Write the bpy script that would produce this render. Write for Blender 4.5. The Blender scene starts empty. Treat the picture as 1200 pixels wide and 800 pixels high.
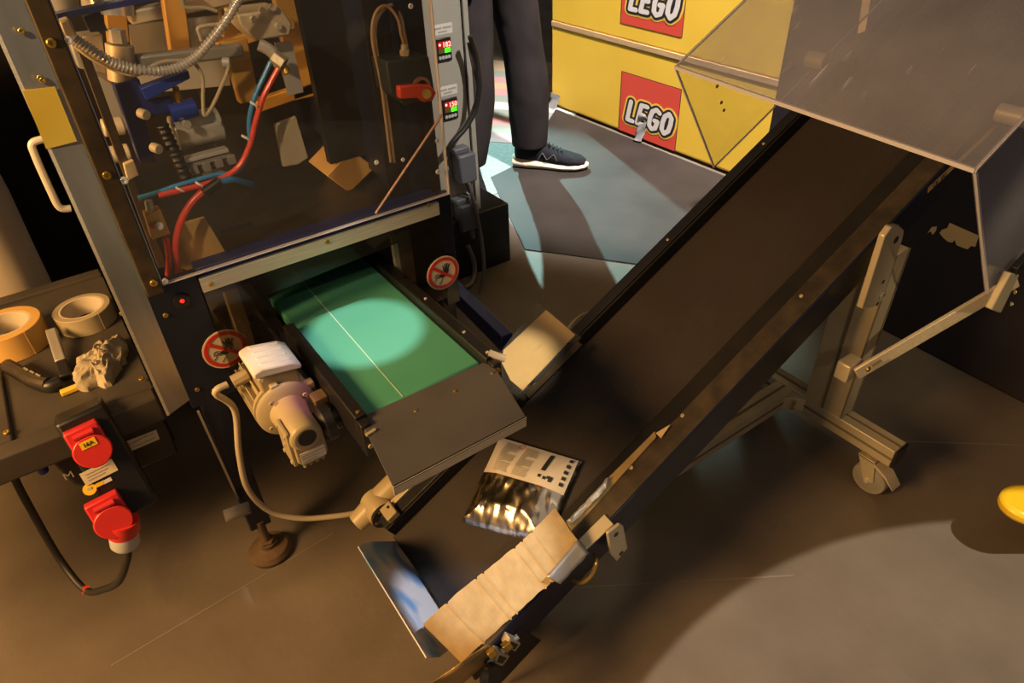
import bpy, bmesh, math, random
from mathutils import Vector, Matrix, noise
random.seed(7)
V = Vector
C = bpy.context.scene.collection
S = bpy.context.scene

# ------------------------------------------------------------------ camera
R_ = Matrix(((0.81440317, 0.3684897, -0.44828876), (-0.57933897, 0.4718609, -0.66461541), (-0.033374, 0.80097605, 0.59776546)))
CAM = V((0, 0, 1.2)); F_ = 806.0
cd = bpy.data.cameras.new('camera'); cd.sensor_width = 36; cd.lens = F_ / 1200 * 36; cd.clip_start = 0.02
cam = bpy.data.objects.new('camera', cd); C.objects.link(cam)
cam.matrix_world = Matrix.Translation(CAM) @ R_.to_4x4(); S.camera = cam

# ------------------------------------------------------------------ view, world, lights
S.view_settings.view_transform = 'Standard'; S.view_settings.look = 'None'
S.view_settings.exposure = 0.12; S.view_settings.gamma = 1.0; S.view_settings.use_curve_mapping = False
wd = bpy.data.worlds.new('hall'); S.world = wd; wd.use_nodes = True
wd.node_tree.nodes['Background'].inputs[0].default_value = (1.0, 0.88, 0.80, 1)
wd.node_tree.nodes['Background'].inputs[1].default_value = 0.06

def look(o, target):
    o.rotation_euler = (V(target) - o.location).to_track_quat('-Z', 'Y').to_euler()
def spot(name, loc, target, power, col, angle, blend=0.1, radius=0.02):
    l = bpy.data.lights.new(name, 'SPOT'); l.energy = power; l.color = col; l.spot_size = math.radians(angle); l.spot_blend = blend; l.shadow_soft_size = radius
    o = bpy.data.objects.new(name, l); C.objects.link(o); o.location = loc; look(o, target); return o
def area(name, loc, target, power, col, sx, sy):
    l = bpy.data.lights.new(name, 'AREA'); l.energy = power; l.color = col; l.shape = 'RECTANGLE'; l.size = sx; l.size_y = sy
    o = bpy.data.objects.new(name, l); C.objects.link(o); o.location = loc; look(o, target); return o
AMBER = (1.0, 0.55, 0.19)
area('stage_light_amber', (-1.35, 0.75, 1.45), (0.30, 0.95, 0.35), 58, AMBER, 0.6, 0.6)
spot('stage_light_cyan', (3.06, 5.5, 3.0), (1.50, 1.95, 0.0), 2200, (0.52, 0.94, 0.92), 17, 0.45, 0.03)
spot('stage_light_white', (0.75, 0.62, 3.3), (0.335, 0.950, 0.508), 330, (1.0, 0.95, 0.95), 4.1, 0.12, 0.015)
spot('stage_light_motor', (0.75, 0.62, 3.3), (0.165, 0.915, 0.55), 150, (1.0, 0.93, 0.93), 1.8, 0.3, 0.015)
spot('card_fill', (-0.4, -1.2, 3.0), (0.625, 0.905, 0.33), 850, (1.0, 0.80, 0.50), 2.6, 0.5, 0.02)  # added narrow spot, brightens the card under the clear sheet
spot('stage_light_pink', (1.2, 0.3, 2.6), (0.180, 0.862, 0.500), 70, (1.0, 0.25, 0.75), 2.0, 0.4, 0.02)
spot('stage_light_floor', (0.70, -1.2, 4.5), (0.72, -0.63, 0.0), 680, (1.0, 0.88, 0.70), 25, 0.02, 0.008)
spot('flap_fill', (-0.9, -1.3, 2.6), (0.45, 0.52, 0.25), 75, (1.0, 0.84, 0.58), 5.5, 0.4, 0.02)  # added warm spot to lift the cardboard flap
spot('stop_plate_fill', (1.7, -0.5, 3.0), (0.25, 0.63, 0.12), 420, (0.88, 0.92, 1.0), 3.6, 0.35, 0.02)  # added cool spot that brightens the stop plate
spot('yellow_box_fill', (1.2, -0.2, 5.2), (2.29, 2.1, 0.45), 4200, (1.0, 0.90, 0.82), 26, 0.5, 0.1)  # added spot, only to brighten the yellow box
spot('stand_fill', (0.6, -1.6, 2.0), (1.50, 0.55, 0.35), 75, (1.0, 0.74, 0.40), 16, 0.6, 0.03)  # added warm fill for the stand and the torn label
spot('machine_fill', (-1.3, -0.7, 2.5), (0.20, 1.12, 0.93), 190, (1.0, 0.80, 0.52), 13, 0.5, 0.05)  # added fill, lights the mechanism through the clear door
spot('cabinet_fill', (1.7, -0.6, 3.2), (1.02, 1.75, 0.72), 420, (1.0, 0.90, 0.78), 11, 0.3, 0.03)  # added front fill to brighten the control cabinet
area('overhead_fill', (0.3, -0.8, 4.2), (0.6, 1.0, 0), 10, (1.0, 0.80, 0.62), 3.0, 3.0)  # added soft fill from overhead

# ------------------------------------------------------------------ picking points on known planes
def ray(px, py): return R_ @ V(((px - 600) / F_, (400 - py) / F_, -1.0))
def P(px, py, k, val):
    r = ray(px, py); return CAM + r * ((val - CAM[k]) / r[k])
def PP(px, py, p0, n):
    r = ray(px, py); return CAM + r * ((V(p0) - CAM).dot(n) / r.dot(n))
TH = math.radians(27.5)
DD = V((math.cos(TH), 0, math.sin(TH))); NN = V((-math.sin(TH), 0, math.cos(TH))); O0 = V((0.27, 0, 0.136))
def cv(s, y, n): return O0 + DD * s + V((0, y, 0)) + NN * n          # frame of the inclined conveyor
def PN(px, py, n): return PP(px, py, cv(0, 0, n), NN)
def PS(px, py, s): return PP(px, py, cv(s, 0, 0), DD)

# ------------------------------------------------------------------ materials
MATS = {}
def mat(name, col, rough=0.5, metal=0.0, col2=None, scale=8.0, bump=0.0, bscale=60.0, stretch=(1, 1, 1), emit=0.0, spec=0.5, detail=4, lo=0.35, hi=0.65):
    m = bpy.data.materials.new(name); m.use_nodes = True; nt = m.node_tree; b = nt.nodes['Principled BSDF']
    b.inputs['Base Color'].default_value = (*col, 1); b.inputs['Roughness'].default_value = rough; b.inputs['Metallic'].default_value = metal
    b.inputs['Specular IOR Level'].default_value = spec
    tc = nt.nodes.new('ShaderNodeTexCoord'); mp = nt.nodes.new('ShaderNodeMapping'); mp.inputs['Scale'].default_value = stretch
    nt.links.new(tc.outputs['Object'], mp.inputs['Vector'])
    if col2:
        n = nt.nodes.new('ShaderNodeTexNoise'); n.inputs['Scale'].default_value = scale; n.inputs['Detail'].default_value = detail
        nt.links.new(mp.outputs[0], n.inputs['Vector'])
        mr = nt.nodes.new('ShaderNodeMapRange'); mr.inputs[1].default_value = lo; mr.inputs[2].default_value = hi
        nt.links.new(n.outputs[0], mr.inputs[0])
        mx = nt.nodes.new('ShaderNodeMix'); mx.data_type = 'RGBA'; mx.inputs[6].default_value = (*col, 1); mx.inputs[7].default_value = (*col2, 1)
        nt.links.new(mr.outputs[0], mx.inputs[0]); nt.links.new(mx.outputs[2], b.inputs['Base Color'])
    if bump:
        n2 = nt.nodes.new('ShaderNodeTexNoise'); n2.inputs['Scale'].default_value = bscale; n2.inputs['Detail'].default_value = 5
        nt.links.new(mp.outputs[0], n2.inputs['Vector'])
        bp = nt.nodes.new('ShaderNodeBump'); bp.inputs['Strength'].default_value = bump; bp.inputs['Distance'].default_value = 0.004
        nt.links.new(n2.outputs[0], bp.inputs['Height']); nt.links.new(bp.outputs[0], b.inputs['Normal'])
    if emit:
        b.inputs['Emission Color'].default_value = (*col, 1); b.inputs['Emission Strength'].default_value = emit
    MATS[name] = m; return m
def clear(name, tint, haze, hazecol, rough=0.08, scr=0.0, stretch=(1, 1, 1), hscale=3.0):
    m = bpy.data.materials.new(name); m.use_nodes = True; nt = m.node_tree; nt.nodes.clear()
    out = nt.nodes.new('ShaderNodeOutputMaterial'); tr = nt.nodes.new('ShaderNodeBsdfTransparent'); tr.inputs[0].default_value = (*tint, 1)
    df = nt.nodes.new('ShaderNodeBsdfDiffuse'); df.inputs[0].default_value = (*hazecol, 1)
    gl = nt.nodes.new('ShaderNodeBsdfGlossy'); gl.inputs['Roughness'].default_value = rough
    tc = nt.nodes.new('ShaderNodeTexCoord'); mp = nt.nodes.new('ShaderNodeMapping'); mp.inputs['Scale'].default_value = stretch
    nt.links.new(tc.outputs['Object'], mp.inputs[0])
    n = nt.nodes.new('ShaderNodeTexNoise'); n.inputs['Scale'].default_value = hscale; n.inputs['Detail'].default_value = 5
    nt.links.new(mp.outputs[0], n.inputs['Vector'])
    mr = nt.nodes.new('ShaderNodeMapRange'); mr.inputs[1].default_value = 0.3; mr.inputs[2].default_value = 0.75; mr.inputs[3].default_value = haze * 0.5; mr.inputs[4].default_value = haze * 1.5
    nt.links.new(n.outputs[0], mr.inputs[0]); fac = mr.outputs[0]
    if scr:
        w = nt.nodes.new('ShaderNodeTexNoise'); w.inputs['Scale'].default_value = 9; w.inputs['Detail'].default_value = 1
        mp2 = nt.nodes.new('ShaderNodeMapping'); mp2.inputs['Scale'].default_value = (1.2, 14, 1.2); mp2.inputs['Rotation'].default_value = (0, 0, 0.5)
        nt.links.new(tc.outputs['Object'], mp2.inputs[0]); nt.links.new(mp2.outputs[0], w.inputs['Vector'])
        m2 = nt.nodes.new('ShaderNodeMapRange'); m2.inputs[1].default_value = 0.72; m2.inputs[2].default_value = 0.78; m2.inputs[4].default_value = scr
        nt.links.new(w.outputs[0], m2.inputs[0])
        ad = nt.nodes.new('ShaderNodeMath'); ad.operation = 'ADD'; ad.use_clamp = True
        nt.links.new(fac, ad.inputs[0]); nt.links.new(m2.outputs[0], ad.inputs[1]); fac = ad.outputs[0]
    m1 = nt.nodes.new('ShaderNodeMixShader'); nt.links.new(fac, m1.inputs[0]); nt.links.new(tr.outputs[0], m1.inputs[1]); nt.links.new(df.outputs[0], m1.inputs[2])
    lw = nt.nodes.new('ShaderNodeLayerWeight'); pw = nt.nodes.new('ShaderNodeMath'); pw.operation = 'POWER'; pw.inputs[1].default_value = 4.0
    nt.links.new(lw.outputs['Facing'], pw.inputs[0])
    fr = nt.nodes.new('ShaderNodeMapRange'); fr.inputs[3].default_value = 0.03; fr.inputs[4].default_value = 0.6; nt.links.new(pw.outputs[0], fr.inputs[0])
    m3 = nt.nodes.new('ShaderNodeMixShader'); nt.links.new(fr.outputs[0], m3.inputs[0]); nt.links.new(m1.outputs[0], m3.inputs[1]); nt.links.new(gl.outputs[0], m3.inputs[2])
    nt.links.new(m3.outputs[0], out.inputs[0]); MATS[name] = m; return m
mat('concrete', (0.115, 0.090, 0.070), 0.62, 0, (0.20, 0.165, 0.13), 3.2, 0.2, 60, spec=0.3, detail=12, lo=0.3, hi=0.75)
mat('seam', (0.20, 0.165, 0.135), 0.7)
mat('navy', (0.006, 0.009, 0.024), 0.35, 0, (0.010, 0.014, 0.034), 6, spec=0.4)
mat('blue', (0.012, 0.022, 0.13), 0.35, 0, (0.016, 0.03, 0.16), 6)
mat('bright_blue', (0.02, 0.05, 0.36), 0.3)
mat('black', (0.010, 0.010, 0.012), 0.4, 0, (0.016, 0.015, 0.016), 10)
mat('black_matt', (0.012, 0.011, 0.011), 0.75, 0, (0.02, 0.018, 0.017), 12, spec=0.2)
mat('bar_brown', (0.055, 0.042, 0.03), 0.45, 0.4, (0.10, 0.075, 0.045), 30)
mat('steel', (0.46, 0.42, 0.36), 0.34, 0.6, (0.56, 0.52, 0.45), 5, stretch=(8, 8, 1), bump=0.04, bscale=150)
mat('brushed', (0.56, 0.51, 0.41), 0.38, 0.35, (0.68, 0.62, 0.50), 14, stretch=(1, 20, 20))
mat('dull_plate', (0.13, 0.125, 0.13), 0.34, 0.4, (0.18, 0.17, 0.17), 6, bump=0.03, bscale=30)
mat('chrome', (0.78, 0.75, 0.70), 0.22, 0.5)
mat('alu', (0.52, 0.45, 0.31), 0.42, 0.3, (0.58, 0.51, 0.37), 12)
mat('alu_groove', (0.17, 0.14, 0.095), 0.6, 0.0)
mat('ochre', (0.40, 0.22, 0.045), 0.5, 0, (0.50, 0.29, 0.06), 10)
mat('brass', (0.55, 0.36, 0.08), 0.3, 0.8)
mat('beige_metal', (0.50, 0.42, 0.29), 0.45, 0.15, (0.58, 0.49, 0.35), 10)
mat('grey_metal', (0.34, 0.32, 0.28), 0.4, 0.3, (0.42, 0.39, 0.34), 12)
mat('motor_paint', (0.38, 0.31, 0.18), 0.42, 0, (0.44, 0.36, 0.21), 10)
mat('motor_white', (0.70, 0.66, 0.62), 0.5)
mat('rust', (0.10, 0.065, 0.04), 0.75, 0.2, (0.16, 0.10, 0.055), 25, 0.3, 60)
mat('red', (0.66, 0.035, 0.03), 0.35)
mat('red_orange', (0.72, 0.07, 0.03), 0.35)
mat('socket_red', (0.60, 0.03, 0.035), 0.4)
mat('plug_grey', (0.52, 0.53, 0.52), 0.45)
mat('tube_red', (0.75, 0.07, 0.04), 0.3)
mat('tube_blue', (0.04, 0.27, 0.62), 0.3)
mat('cable_cream', (0.52, 0.44, 0.30), 0.5)
mat('cable_grey', (0.13, 0.12, 0.12), 0.5)
mat('cable_black', (0.02, 0.018, 0.016), 0.5)
mat('cable_tan', (0.36, 0.24, 0.13), 0.5)
mat('copper', (0.48, 0.28, 0.19), 0.35, 0.6)
mat('white', (0.72, 0.70, 0.66), 0.5)
mat('sticker', (0.70, 0.62, 0.46), 0.5)
mat('paper', (0.62, 0.58, 0.52), 0.6, 0, (0.68, 0.64, 0.58), 12)
mat('print_grey', (0.40, 0.37, 0.33), 0.7)
mat('print_black', (0.02, 0.02, 0.02), 0.6)
mat('sign_red', (0.62, 0.03, 0.025), 0.45)
mat('yellow', (0.88, 0.55, 0.05), 0.6, 0, (0.93, 0.60, 0.06), 3, 0.25, 4)
mat('yellow_plastic', (0.88, 0.58, 0.02), 0.35)
mat('logo_red', (0.74, 0.075, 0.045), 0.6)
mat('logo_white', (0.78, 0.72, 0.68), 0.6)
mat('logo_black', (0.02, 0.014, 0.018), 0.6)
mat('logo_yellow', (0.90, 0.58, 0.08), 0.6)
mat('wood', (0.62, 0.42, 0.22), 0.6, 0, (0.52, 0.33, 0.16), 10, stretch=(8, 1, 8))
mat('cabinet_grey', (0.44, 0.42, 0.37), 0.42, 0.15, (0.48, 0.46, 0.41), 5)
mat('connector', (0.12, 0.125, 0.15), 0.45)
mat('dark_green_box', (0.022, 0.035, 0.038), 0.5)
mat('led_red', (1.0, 0.04, 0.03), 0.4, emit=2.2)
mat('led_green', (0.10, 1.0, 0.02), 0.4, emit=1.3)
mat('led_dim', (0.16, 0.11, 0.03), 0.4)
mat('lamp_red', (1.0, 0.03, 0.02), 0.4, emit=0.9)
mat('green_belt', (0.085, 0.36, 0.24), 0.42, 0, (0.10, 0.40, 0.27), 5)
mat('belt_line', (0.42, 0.66, 0.50), 0.5)
mat('tape_tan', (0.62, 0.36, 0.09), 0.45, 0, (0.68, 0.41, 0.12), 6)
mat('tape_grey', (0.36, 0.30, 0.19), 0.5, 0, (0.42, 0.35, 0.23), 6)
mat('tape_core', (0.60, 0.52, 0.40), 0.7)
mat('brown_tape', (0.42, 0.27, 0.09), 0.25, 0.2, (0.50, 0.34, 0.14), 9)
mat('duct_tape', (0.30, 0.30, 0.30), 0.35, 0.4, (0.38, 0.37, 0.36), 15, 0.4, 30)
mat('rag', (0.46, 0.39, 0.27), 0.9, 0, (0.30, 0.25, 0.17), 22, 0.8, 60)
mat('table_top', (0.050, 0.042, 0.034), 0.55, 0.1, (0.078, 0.066, 0.053), 8, 0.1, 30)
mat('sack', (0.62, 0.52, 0.38), 0.55, 0, (0.70, 0.60, 0.46), 5, 0.4, 8)
mat('trousers', (0.018, 0.015, 0.016), 0.85, 0, (0.026, 0.022, 0.023), 10, 0.35, 22, stretch=(1, 1, 0.5), spec=0.1)
mat('shirt', (0.05, 0.05, 0.06), 0.85)
mat('skin', (0.55, 0.36, 0.26), 0.55)
mat('hair', (0.05, 0.035, 0.025), 0.7)
mat('shoe', (0.006, 0.006, 0.009), 0.8, 0, (0.011, 0.012, 0.015), 60, spec=0.15)
mat('sole', (0.62, 0.54, 0.44), 0.7, 0, (0.52, 0.42, 0.30), 40)
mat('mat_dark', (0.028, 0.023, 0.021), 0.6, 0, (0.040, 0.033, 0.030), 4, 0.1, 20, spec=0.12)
mat('carpet', (0.16, 0.19, 0.18), 0.95, 0, (0.21, 0.24, 0.23), 60, 0.3, 200)
mat('rug_pink', (0.42, 0.24, 0.24), 0.95); mat('rug_green', (0.22, 0.27, 0.24), 0.95); mat('rug_white', (0.5, 0.52, 0.52), 0.95); mat('rug_sand', (0.40, 0.31, 0.20), 0.95)
mat('case_black', (0.022, 0.019, 0.028), 0.6, 0, (0.028, 0.024, 0.033), 5, spec=0.3)
mat('torn', (0.70, 0.50, 0.25), 0.8)
mat('foil', (0.72, 0.62, 0.46), 0.24, 1.0, (0.60, 0.52, 0.42), 5, 0.35, 12)
mat('painted_reflection', (0.78, 0.74, 0.78), 0.3, 0.1, (0.22, 0.42, 0.75), 14, detail=1, lo=0.45, hi=0.62)  # bluish reflections on the stop plate, painted in as colour patches
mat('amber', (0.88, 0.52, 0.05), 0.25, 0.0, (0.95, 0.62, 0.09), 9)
mat('roller', (0.48, 0.48, 0.45), 0.35, 0.3)
mat('kraft', (0.40, 0.26, 0.10), 0.7)
clear('acrylic_door', (0.93, 0.90, 0.86), 0.015, (0.5, 0.45, 0.4), 0.03, 0.05)
clear('acrylic_smoke', (0.50, 0.44, 0.38), 0.03, (0.4, 0.35, 0.3), 0.05)
clear('acrylic_guard', (0.93, 0.93, 0.95), 0.22, (0.60, 0.62, 0.78), 0.08, 0.4)
clear('acrylic_clear', (0.95, 0.95, 0.94), 0.05, (0.6, 0.58, 0.55), 0.05, 0.15)
mat('acrylic_edge', (0.58, 0.57, 0.66), 0.3)

def belt_material():
    m = mat('belt_black', (0.040, 0.032, 0.028), 0.62, 0, (0.050, 0.040, 0.035), 5, spec=0.25); nt = m.node_tree; b = nt.nodes['Principled BSDF']
    tc = nt.nodes.new('ShaderNodeTexCoord'); w = nt.nodes.new('ShaderNodeTexWave'); w.wave_type = 'BANDS'; w.bands_direction = 'Y'; w.inputs['Scale'].default_value = 80
    nt.links.new(tc.outputs['Object'], w.inputs['Vector'])
    bp = nt.nodes.new('ShaderNodeBump'); bp.inputs['Strength'].default_value = 0.6; bp.inputs['Distance'].default_value = 0.002
    nt.links.new(w.outputs['Fac'], bp.inputs['Height']); nt.links.new(bp.outputs[0], b.inputs['Normal'])
belt_material()
def card_material():
    m = mat('cardboard', (0.43, 0.29, 0.125), 0.75, 0, (0.50, 0.35, 0.16), 9, stretch=(6, 6, 1), spec=0.2)
card_material()

# ------------------------------------------------------------------ mesh builder
class MB:
    def __init__(s): s.v = []; s.f = []
    def add(s, vs, fs):
        o = len(s.v); s.v += [V(p) for p in vs]; s.f += [tuple(i + o for i in f) for f in fs]; return s
    def obox(s, c, ax, ay, az):                       # centre and three half axes
        c, ax, ay, az = V(c), V(ax), V(ay), V(az)
        vs = [c + ax * i + ay * j + az * k for k in (-1, 1) for j in (-1, 1) for i in (-1, 1)]
        return s.add(vs, [(0, 2, 3, 1), (4, 5, 7, 6), (0, 1, 5, 4), (2, 6, 7, 3), (0, 4, 6, 2), (1, 3, 7, 5)])
    def bx(s, x0, x1, y0, y1, z0, z1):
        return s.obox(((x0 + x1) / 2, (y0 + y1) / 2, (z0 + z1) / 2), ((x1 - x0) / 2, 0, 0), (0, (y1 - y0) / 2, 0), (0, 0, (z1 - z0) / 2))
    def cbx(s, s0, s1, y0, y1, n0, n1):               # box in the conveyor frame
        return s.obox(cv((s0 + s1) / 2, (y0 + y1) / 2, (n0 + n1) / 2), DD * ((s1 - s0) / 2), (0, (y1 - y0) / 2, 0), NN * ((n1 - n0) / 2))
    def beam(s, a, b, w, h, up=(0, 0, 1)):
        a, b = V(a), V(b); d = b - a; x = d.normalized().cross(V(up)).normalized(); u = x.cross(d.normalized())
        return s.obox((a + b) / 2, d / 2, x * w / 2, u * h / 2)
    def cyl(s, a, b, r0, r1=None, n=20, caps=True):
        a, b = V(a), V(b); r1 = r0 if r1 is None else r1; d = (b - a).normalized()
        x = d.orthogonal().normalized(); y = d.cross(x)
        vs = []; 
        for c, r in ((a, r0), (b, r1)): vs += [c + (x * math.cos(2 * math.pi * i / n) + y * math.sin(2 * math.pi * i / n)) * r for i in range(n)]
        fs = [(i, (i + 1) % n, n + (i + 1) % n, n + i) for i in range(n)]
        if caps: fs += [tuple(range(n))[::-1], tuple(range(n, 2 * n))]
        return s.add(vs, fs)
    def lathe(s, a, d, prof, n=28, closed=False):      # prof: (along, radius)
        a, d = V(a), V(d).normalized(); x = d.orthogonal().normalized(); y = d.cross(x); vs = []; fs = []
        for (t, r) in prof: vs += [a + d * t + (x * math.cos(2 * math.pi * i / n) + y * math.sin(2 * math.pi * i / n)) * max(r, 1e-5) for i in range(n)]
        m = len(prof)
        for k in range(m if closed else m - 1):
            k2 = (k + 1) % m
            fs += [(k * n + i, k * n + (i + 1) % n, k2 * n + (i + 1) % n, k2 * n + i) for i in range(n)]
        return s.add(vs, fs)
    def tube(s, pts, r, n=10, sub=6, rf=None):
        pts = smooth(pts, sub); vs = []; fs = []; up = None
        for i, p in enumerate(pts):
            d = (pts[min(i + 1, len(pts) - 1)] - pts[max(i - 1, 0)]).normalized()
            up = d.orthogonal().normalized() if up is None else (up - d * up.dot(d)).normalized()
            y = d.cross(up); rr = rf(i) if rf else r
            vs += [p + (up * math.cos(2 * math.pi * k / n) + y * math.sin(2 * math.pi * k / n)) * rr for k in range(n)]
        for i in range(len(pts) - 1): fs += [(i * n + k, i * n + (k + 1) % n, (i + 1) * n + (k + 1) % n, (i + 1) * n + k) for k in range(n)]
        L = len(pts) - 1; fs += [tuple(range(n))[::-1], tuple(L * n + k for k in range(n))]
        return s.add(vs, fs)
    def prism(s, poly, t):                            # planar polygon pushed along the vector t
        poly = [V(p) for p in poly]; t = V(t); n = len(poly)
        return s.add(poly + [p + t for p in poly], [tuple(range(n))[::-1], tuple(range(n, 2 * n))] + [(i, (i + 1) % n, n + (i + 1) % n, n + i) for i in range(n)])
    def grid(s, fn, nu, nv, th=None):                 # fn(a,b) -> point ; th gives thickness along a vector
        vs = [V(fn(i / nu, j / nv)) for j in range(nv + 1) for i in range(nu + 1)]; w = nu + 1
        fs = [(j * w + i, j * w + i + 1, (j + 1) * w + i + 1, (j + 1) * w + i) for j in range(nv) for i in range(nu)]
        if th is not None:
            t = V(th); k = len(vs); vs2 = [p + t for p in vs]
            edge = [i for i in range(w)] + [j * w + nu for j in range(1, nv + 1)] + [nv * w + i for i in range(nu - 1, -1, -1)] + [j * w for j in range(nv - 1, 0, -1)]
            fs2 = [tuple(i + k for i in f[::-1]) for f in fs]; m = len(edge)
            fs = fs + fs2 + [(edge[i], edge[i] + k, edge[(i + 1) % m] + k, edge[(i + 1) % m]) for i in range(m)]; vs = vs + vs2
        return s.add(vs, fs)
def smooth(pts, sub):
    pts = [V(p) for p in pts]
    if sub <= 1 or len(pts) < 3: return pts
    out = []
    for i in range(len(pts) - 1):
        p0 = pts[max(i - 1, 0)]; p1 = pts[i]; p2 = pts[i + 1]; p3 = pts[min(i + 2, len(pts) - 1)]
        for k in range(sub):
            t = k / sub; out.append(0.5 * ((2 * p1) + (p2 - p0) * t + (2 * p0 - 5 * p1 + 4 * p2 - p3) * t * t + (3 * p1 - p0 - 3 * p2 + p3) * t ** 3))
    out.append(pts[-1]); return out

def wpos(o):
    p = V((0, 0, 0))
    while o: p = p + o.location; o = o.parent
    return p
def obj(name, mb, m, parent=None, bevel=0.0, loc=None, sm=True, label=None, kind=None, solid=0.0, subsurf=0):
    """one mesh object; vertices are given in world space"""
    base = V(loc) if loc is not None else (wpos(parent) if parent else V((0, 0, 0)))
    me = bpy.data.meshes.new(name); me.from_pydata([p - base for p in mb.v], [], mb.f); me.validate(); 
    bm = bmesh.new(); bm.from_mesh(me); bmesh.ops.recalc_face_normals(bm, faces=bm.faces); bm.to_mesh(me); bm.free()
    me.materials.append(MATS[m] if isinstance(m, str) else m)
    if sm: me.shade_smooth(); me.set_sharp_from_angle(angle=math.radians(35))
    o = bpy.data.objects.new(name, me); C.objects.link(o)
    if parent: o.parent = parent; o.location = base - wpos(parent)
    else: o.location = base
    if solid: md = o.modifiers.new('solid', 'SOLIDIFY'); md.thickness = solid; md.offset = 0
    if subsurf: md = o.modifiers.new('sub', 'SUBSURF'); md.levels = subsurf; md.render_levels = subsurf
    if bevel: md = o.modifiers.new('bevel', 'BEVEL'); md.width = bevel; md.segments = 2; md.limit_method = 'ANGLE'; md.angle_limit = 0.6
    if label: o['label'] = label
    if kind: o['kind'] = kind
    return o
def tag(o, label, cat, group=None):
    o['label'] = label; o['category'] = cat
    if group: o['group'] = group
    return o
def thing(name, loc, label, cat, group=None):
    o = bpy.data.objects.new(name, None); C.objects.link(o); o.location = loc; o.empty_display_size = 0.05
    return tag(o, label, cat, group)
def text(name, body, size, org, xd, yd, m, parent, ext=0.0003, align='LEFT'):
    cu = bpy.data.curves.new(name, 'FONT'); cu.body = body; cu.size = size; cu.extrude = ext; cu.align_x = align; cu.resolution_u = 3
    t = bpy.data.objects.new(name, cu); C.objects.link(t); dg = bpy.context.evaluated_depsgraph_get(); me = bpy.data.meshes.new_from_object(t.evaluated_get(dg))
    bpy.data.objects.remove(t); xd = V(xd).normalized(); yd = V(yd); yd = (yd - xd * yd.dot(xd)).normalized(); zd = xd.cross(yd)
    mw = Matrix((xd, yd, zd)).transposed().to_4x4(); mw.translation = V(org) - wpos(parent)
    me.transform(mw); me.materials.clear(); me.materials.append(MATS[m]); me.name = name
    o = bpy.data.objects.new(name, me); C.objects.link(o); o.parent = parent; return o
def screw(p, d, r, m, parent, name='screw'):
    p, d = V(p), V(d).normalized(); mb = MB().lathe(p, d, [(0, 0), (0, r), (r * 0.45, r), (r * 0.6, r * 0.8), (r * 0.6, r * 0.45), (r * 0.25, r * 0.42), (r * 0.25, 0)], 12); return obj(name, mb, m, parent)
def struct(name, mb, m, **k): o = obj(name, mb, m, **k); o['kind'] = 'structure'; return o
YM = V((0, -1, 0))

# ------------------------------------------------------------------ the floor
struct('floor', MB().bx(-5, 7, -3, 9, -0.05, 0), 'concrete', sm=False)
for i, (a, b) in enumerate((((130, 780), (390, 625)), ((1060, 517), (1300, 524)), ((640, 690), (930, 674)))):
    struct('trim_%d' % (i + 1), MB().beam(P(*a, 2, 0.0004), P(*b, 2, 0.0004), 0.003, 0.0008), 'seam')

# ------------------------------------------------------------------ packaging machine
FV = 1.04
mach = thing('packaging_machine', (0.3, 1.3, 0), 'dark blue packaging machine with clear door over its mechanism and two prohibition signs', 'machine')
for x0_, x1_ in ((0.04, 0.118), (0.548, 0.578)): obj('front_frame', MB().bx(x0_, x1_, FV, FV + 0.02, 0.425, 0.665), 'navy', mach, 0.002)
obj('front_rail', MB().bx(0.118, 0.548, FV, FV + 0.03, 0.618, 0.672), 'blue', mach, 0.002)
obj('corner_post', MB().bx(0.548, 0.578, FV + 0.02, FV + 0.03, 0.36, 0.66), 'navy', mach, 0.002)
obj('rear_wall', MB().bx(0.04, 0.60, 1.72, 1.75, 0.3, 1.9), 'black_matt', mach)
obj('side_wall', MB().bx(0.555, 0.578, FV + 0.03, 1.72, 0.36, 0.64).bx(0.535, 0.555, FV + 0.05, 1.72, 0.64, 1.9), 'navy', mach)
obj('side_wall', MB().bx(0.040, 0.052, FV + 0.045, 1.72, 0.40, 0.655), 'black', mach)  # low skirt added to block light coming in from the left
obj('base_plate', MB().bx(0.06, 0.20, FV + 0.03, 1.70, 0.42, 0.44), 'black_matt', mach)
obj('shade_deck', MB().bx(0.07, 0.57, FV + 0.06, 1.70, 0.600, 0.606), 'black', mach)  # added deck, hides the belt inside and casts shade on it
obj('lower_beam', MB().bx(0.04, 0.578, FV + 0.16, FV + 0.20, 0.40, 0.44), 'navy', mach, 0.002)
obj('strip', MB().bx(0.118, 0.548, FV - 0.008, FV, 0.632, 0.657), 'brushed', mach, 0.001, label='brushed metal strip along the door sill')
for px, py in ((247, 333), (383, 283), (502, 240)): screw(P(px, py, 1, FV - 0.008), YM, 0.004, 'brass', mach)
a, b = 0.118, 0.548
cov = MB(); T = (0, 0.005, 0)
cov.prism([(a, FV - 0.006, 0.45), (0.212, FV - 0.006, 0.45), (0.212, FV - 0.006, 0.59), (0.458, FV - 0.006, 0.604), (0.458, FV - 0.006, 0.45), (b, FV - 0.006, 0.45), (b, FV - 0.006, 0.63), (a, FV - 0.006, 0.63)], T)
obj('smoked_cover', cov, 'acrylic_smoke', mach, label='smoked clear cover with a cut out for the belt')
obj('indicator_lamp', MB().lathe((0.085, FV, 0.628), YM, [(0, 0.013), (0.003, 0.013), (0.004, 0.010), (0.004, 0.0)], 20), 'black', mach)
obj('lamp_lens', MB().lathe((0.085, FV - 0.004, 0.629), YM, [(0, 0.0035), (0.002, 0.0028), (0.003, 0)], 14), 'lamp_red', mach)
for px, py in ((194, 369), (231, 456)): screw(P(px, py, 1, FV), YM, 0.004, 'brass', mach)
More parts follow.
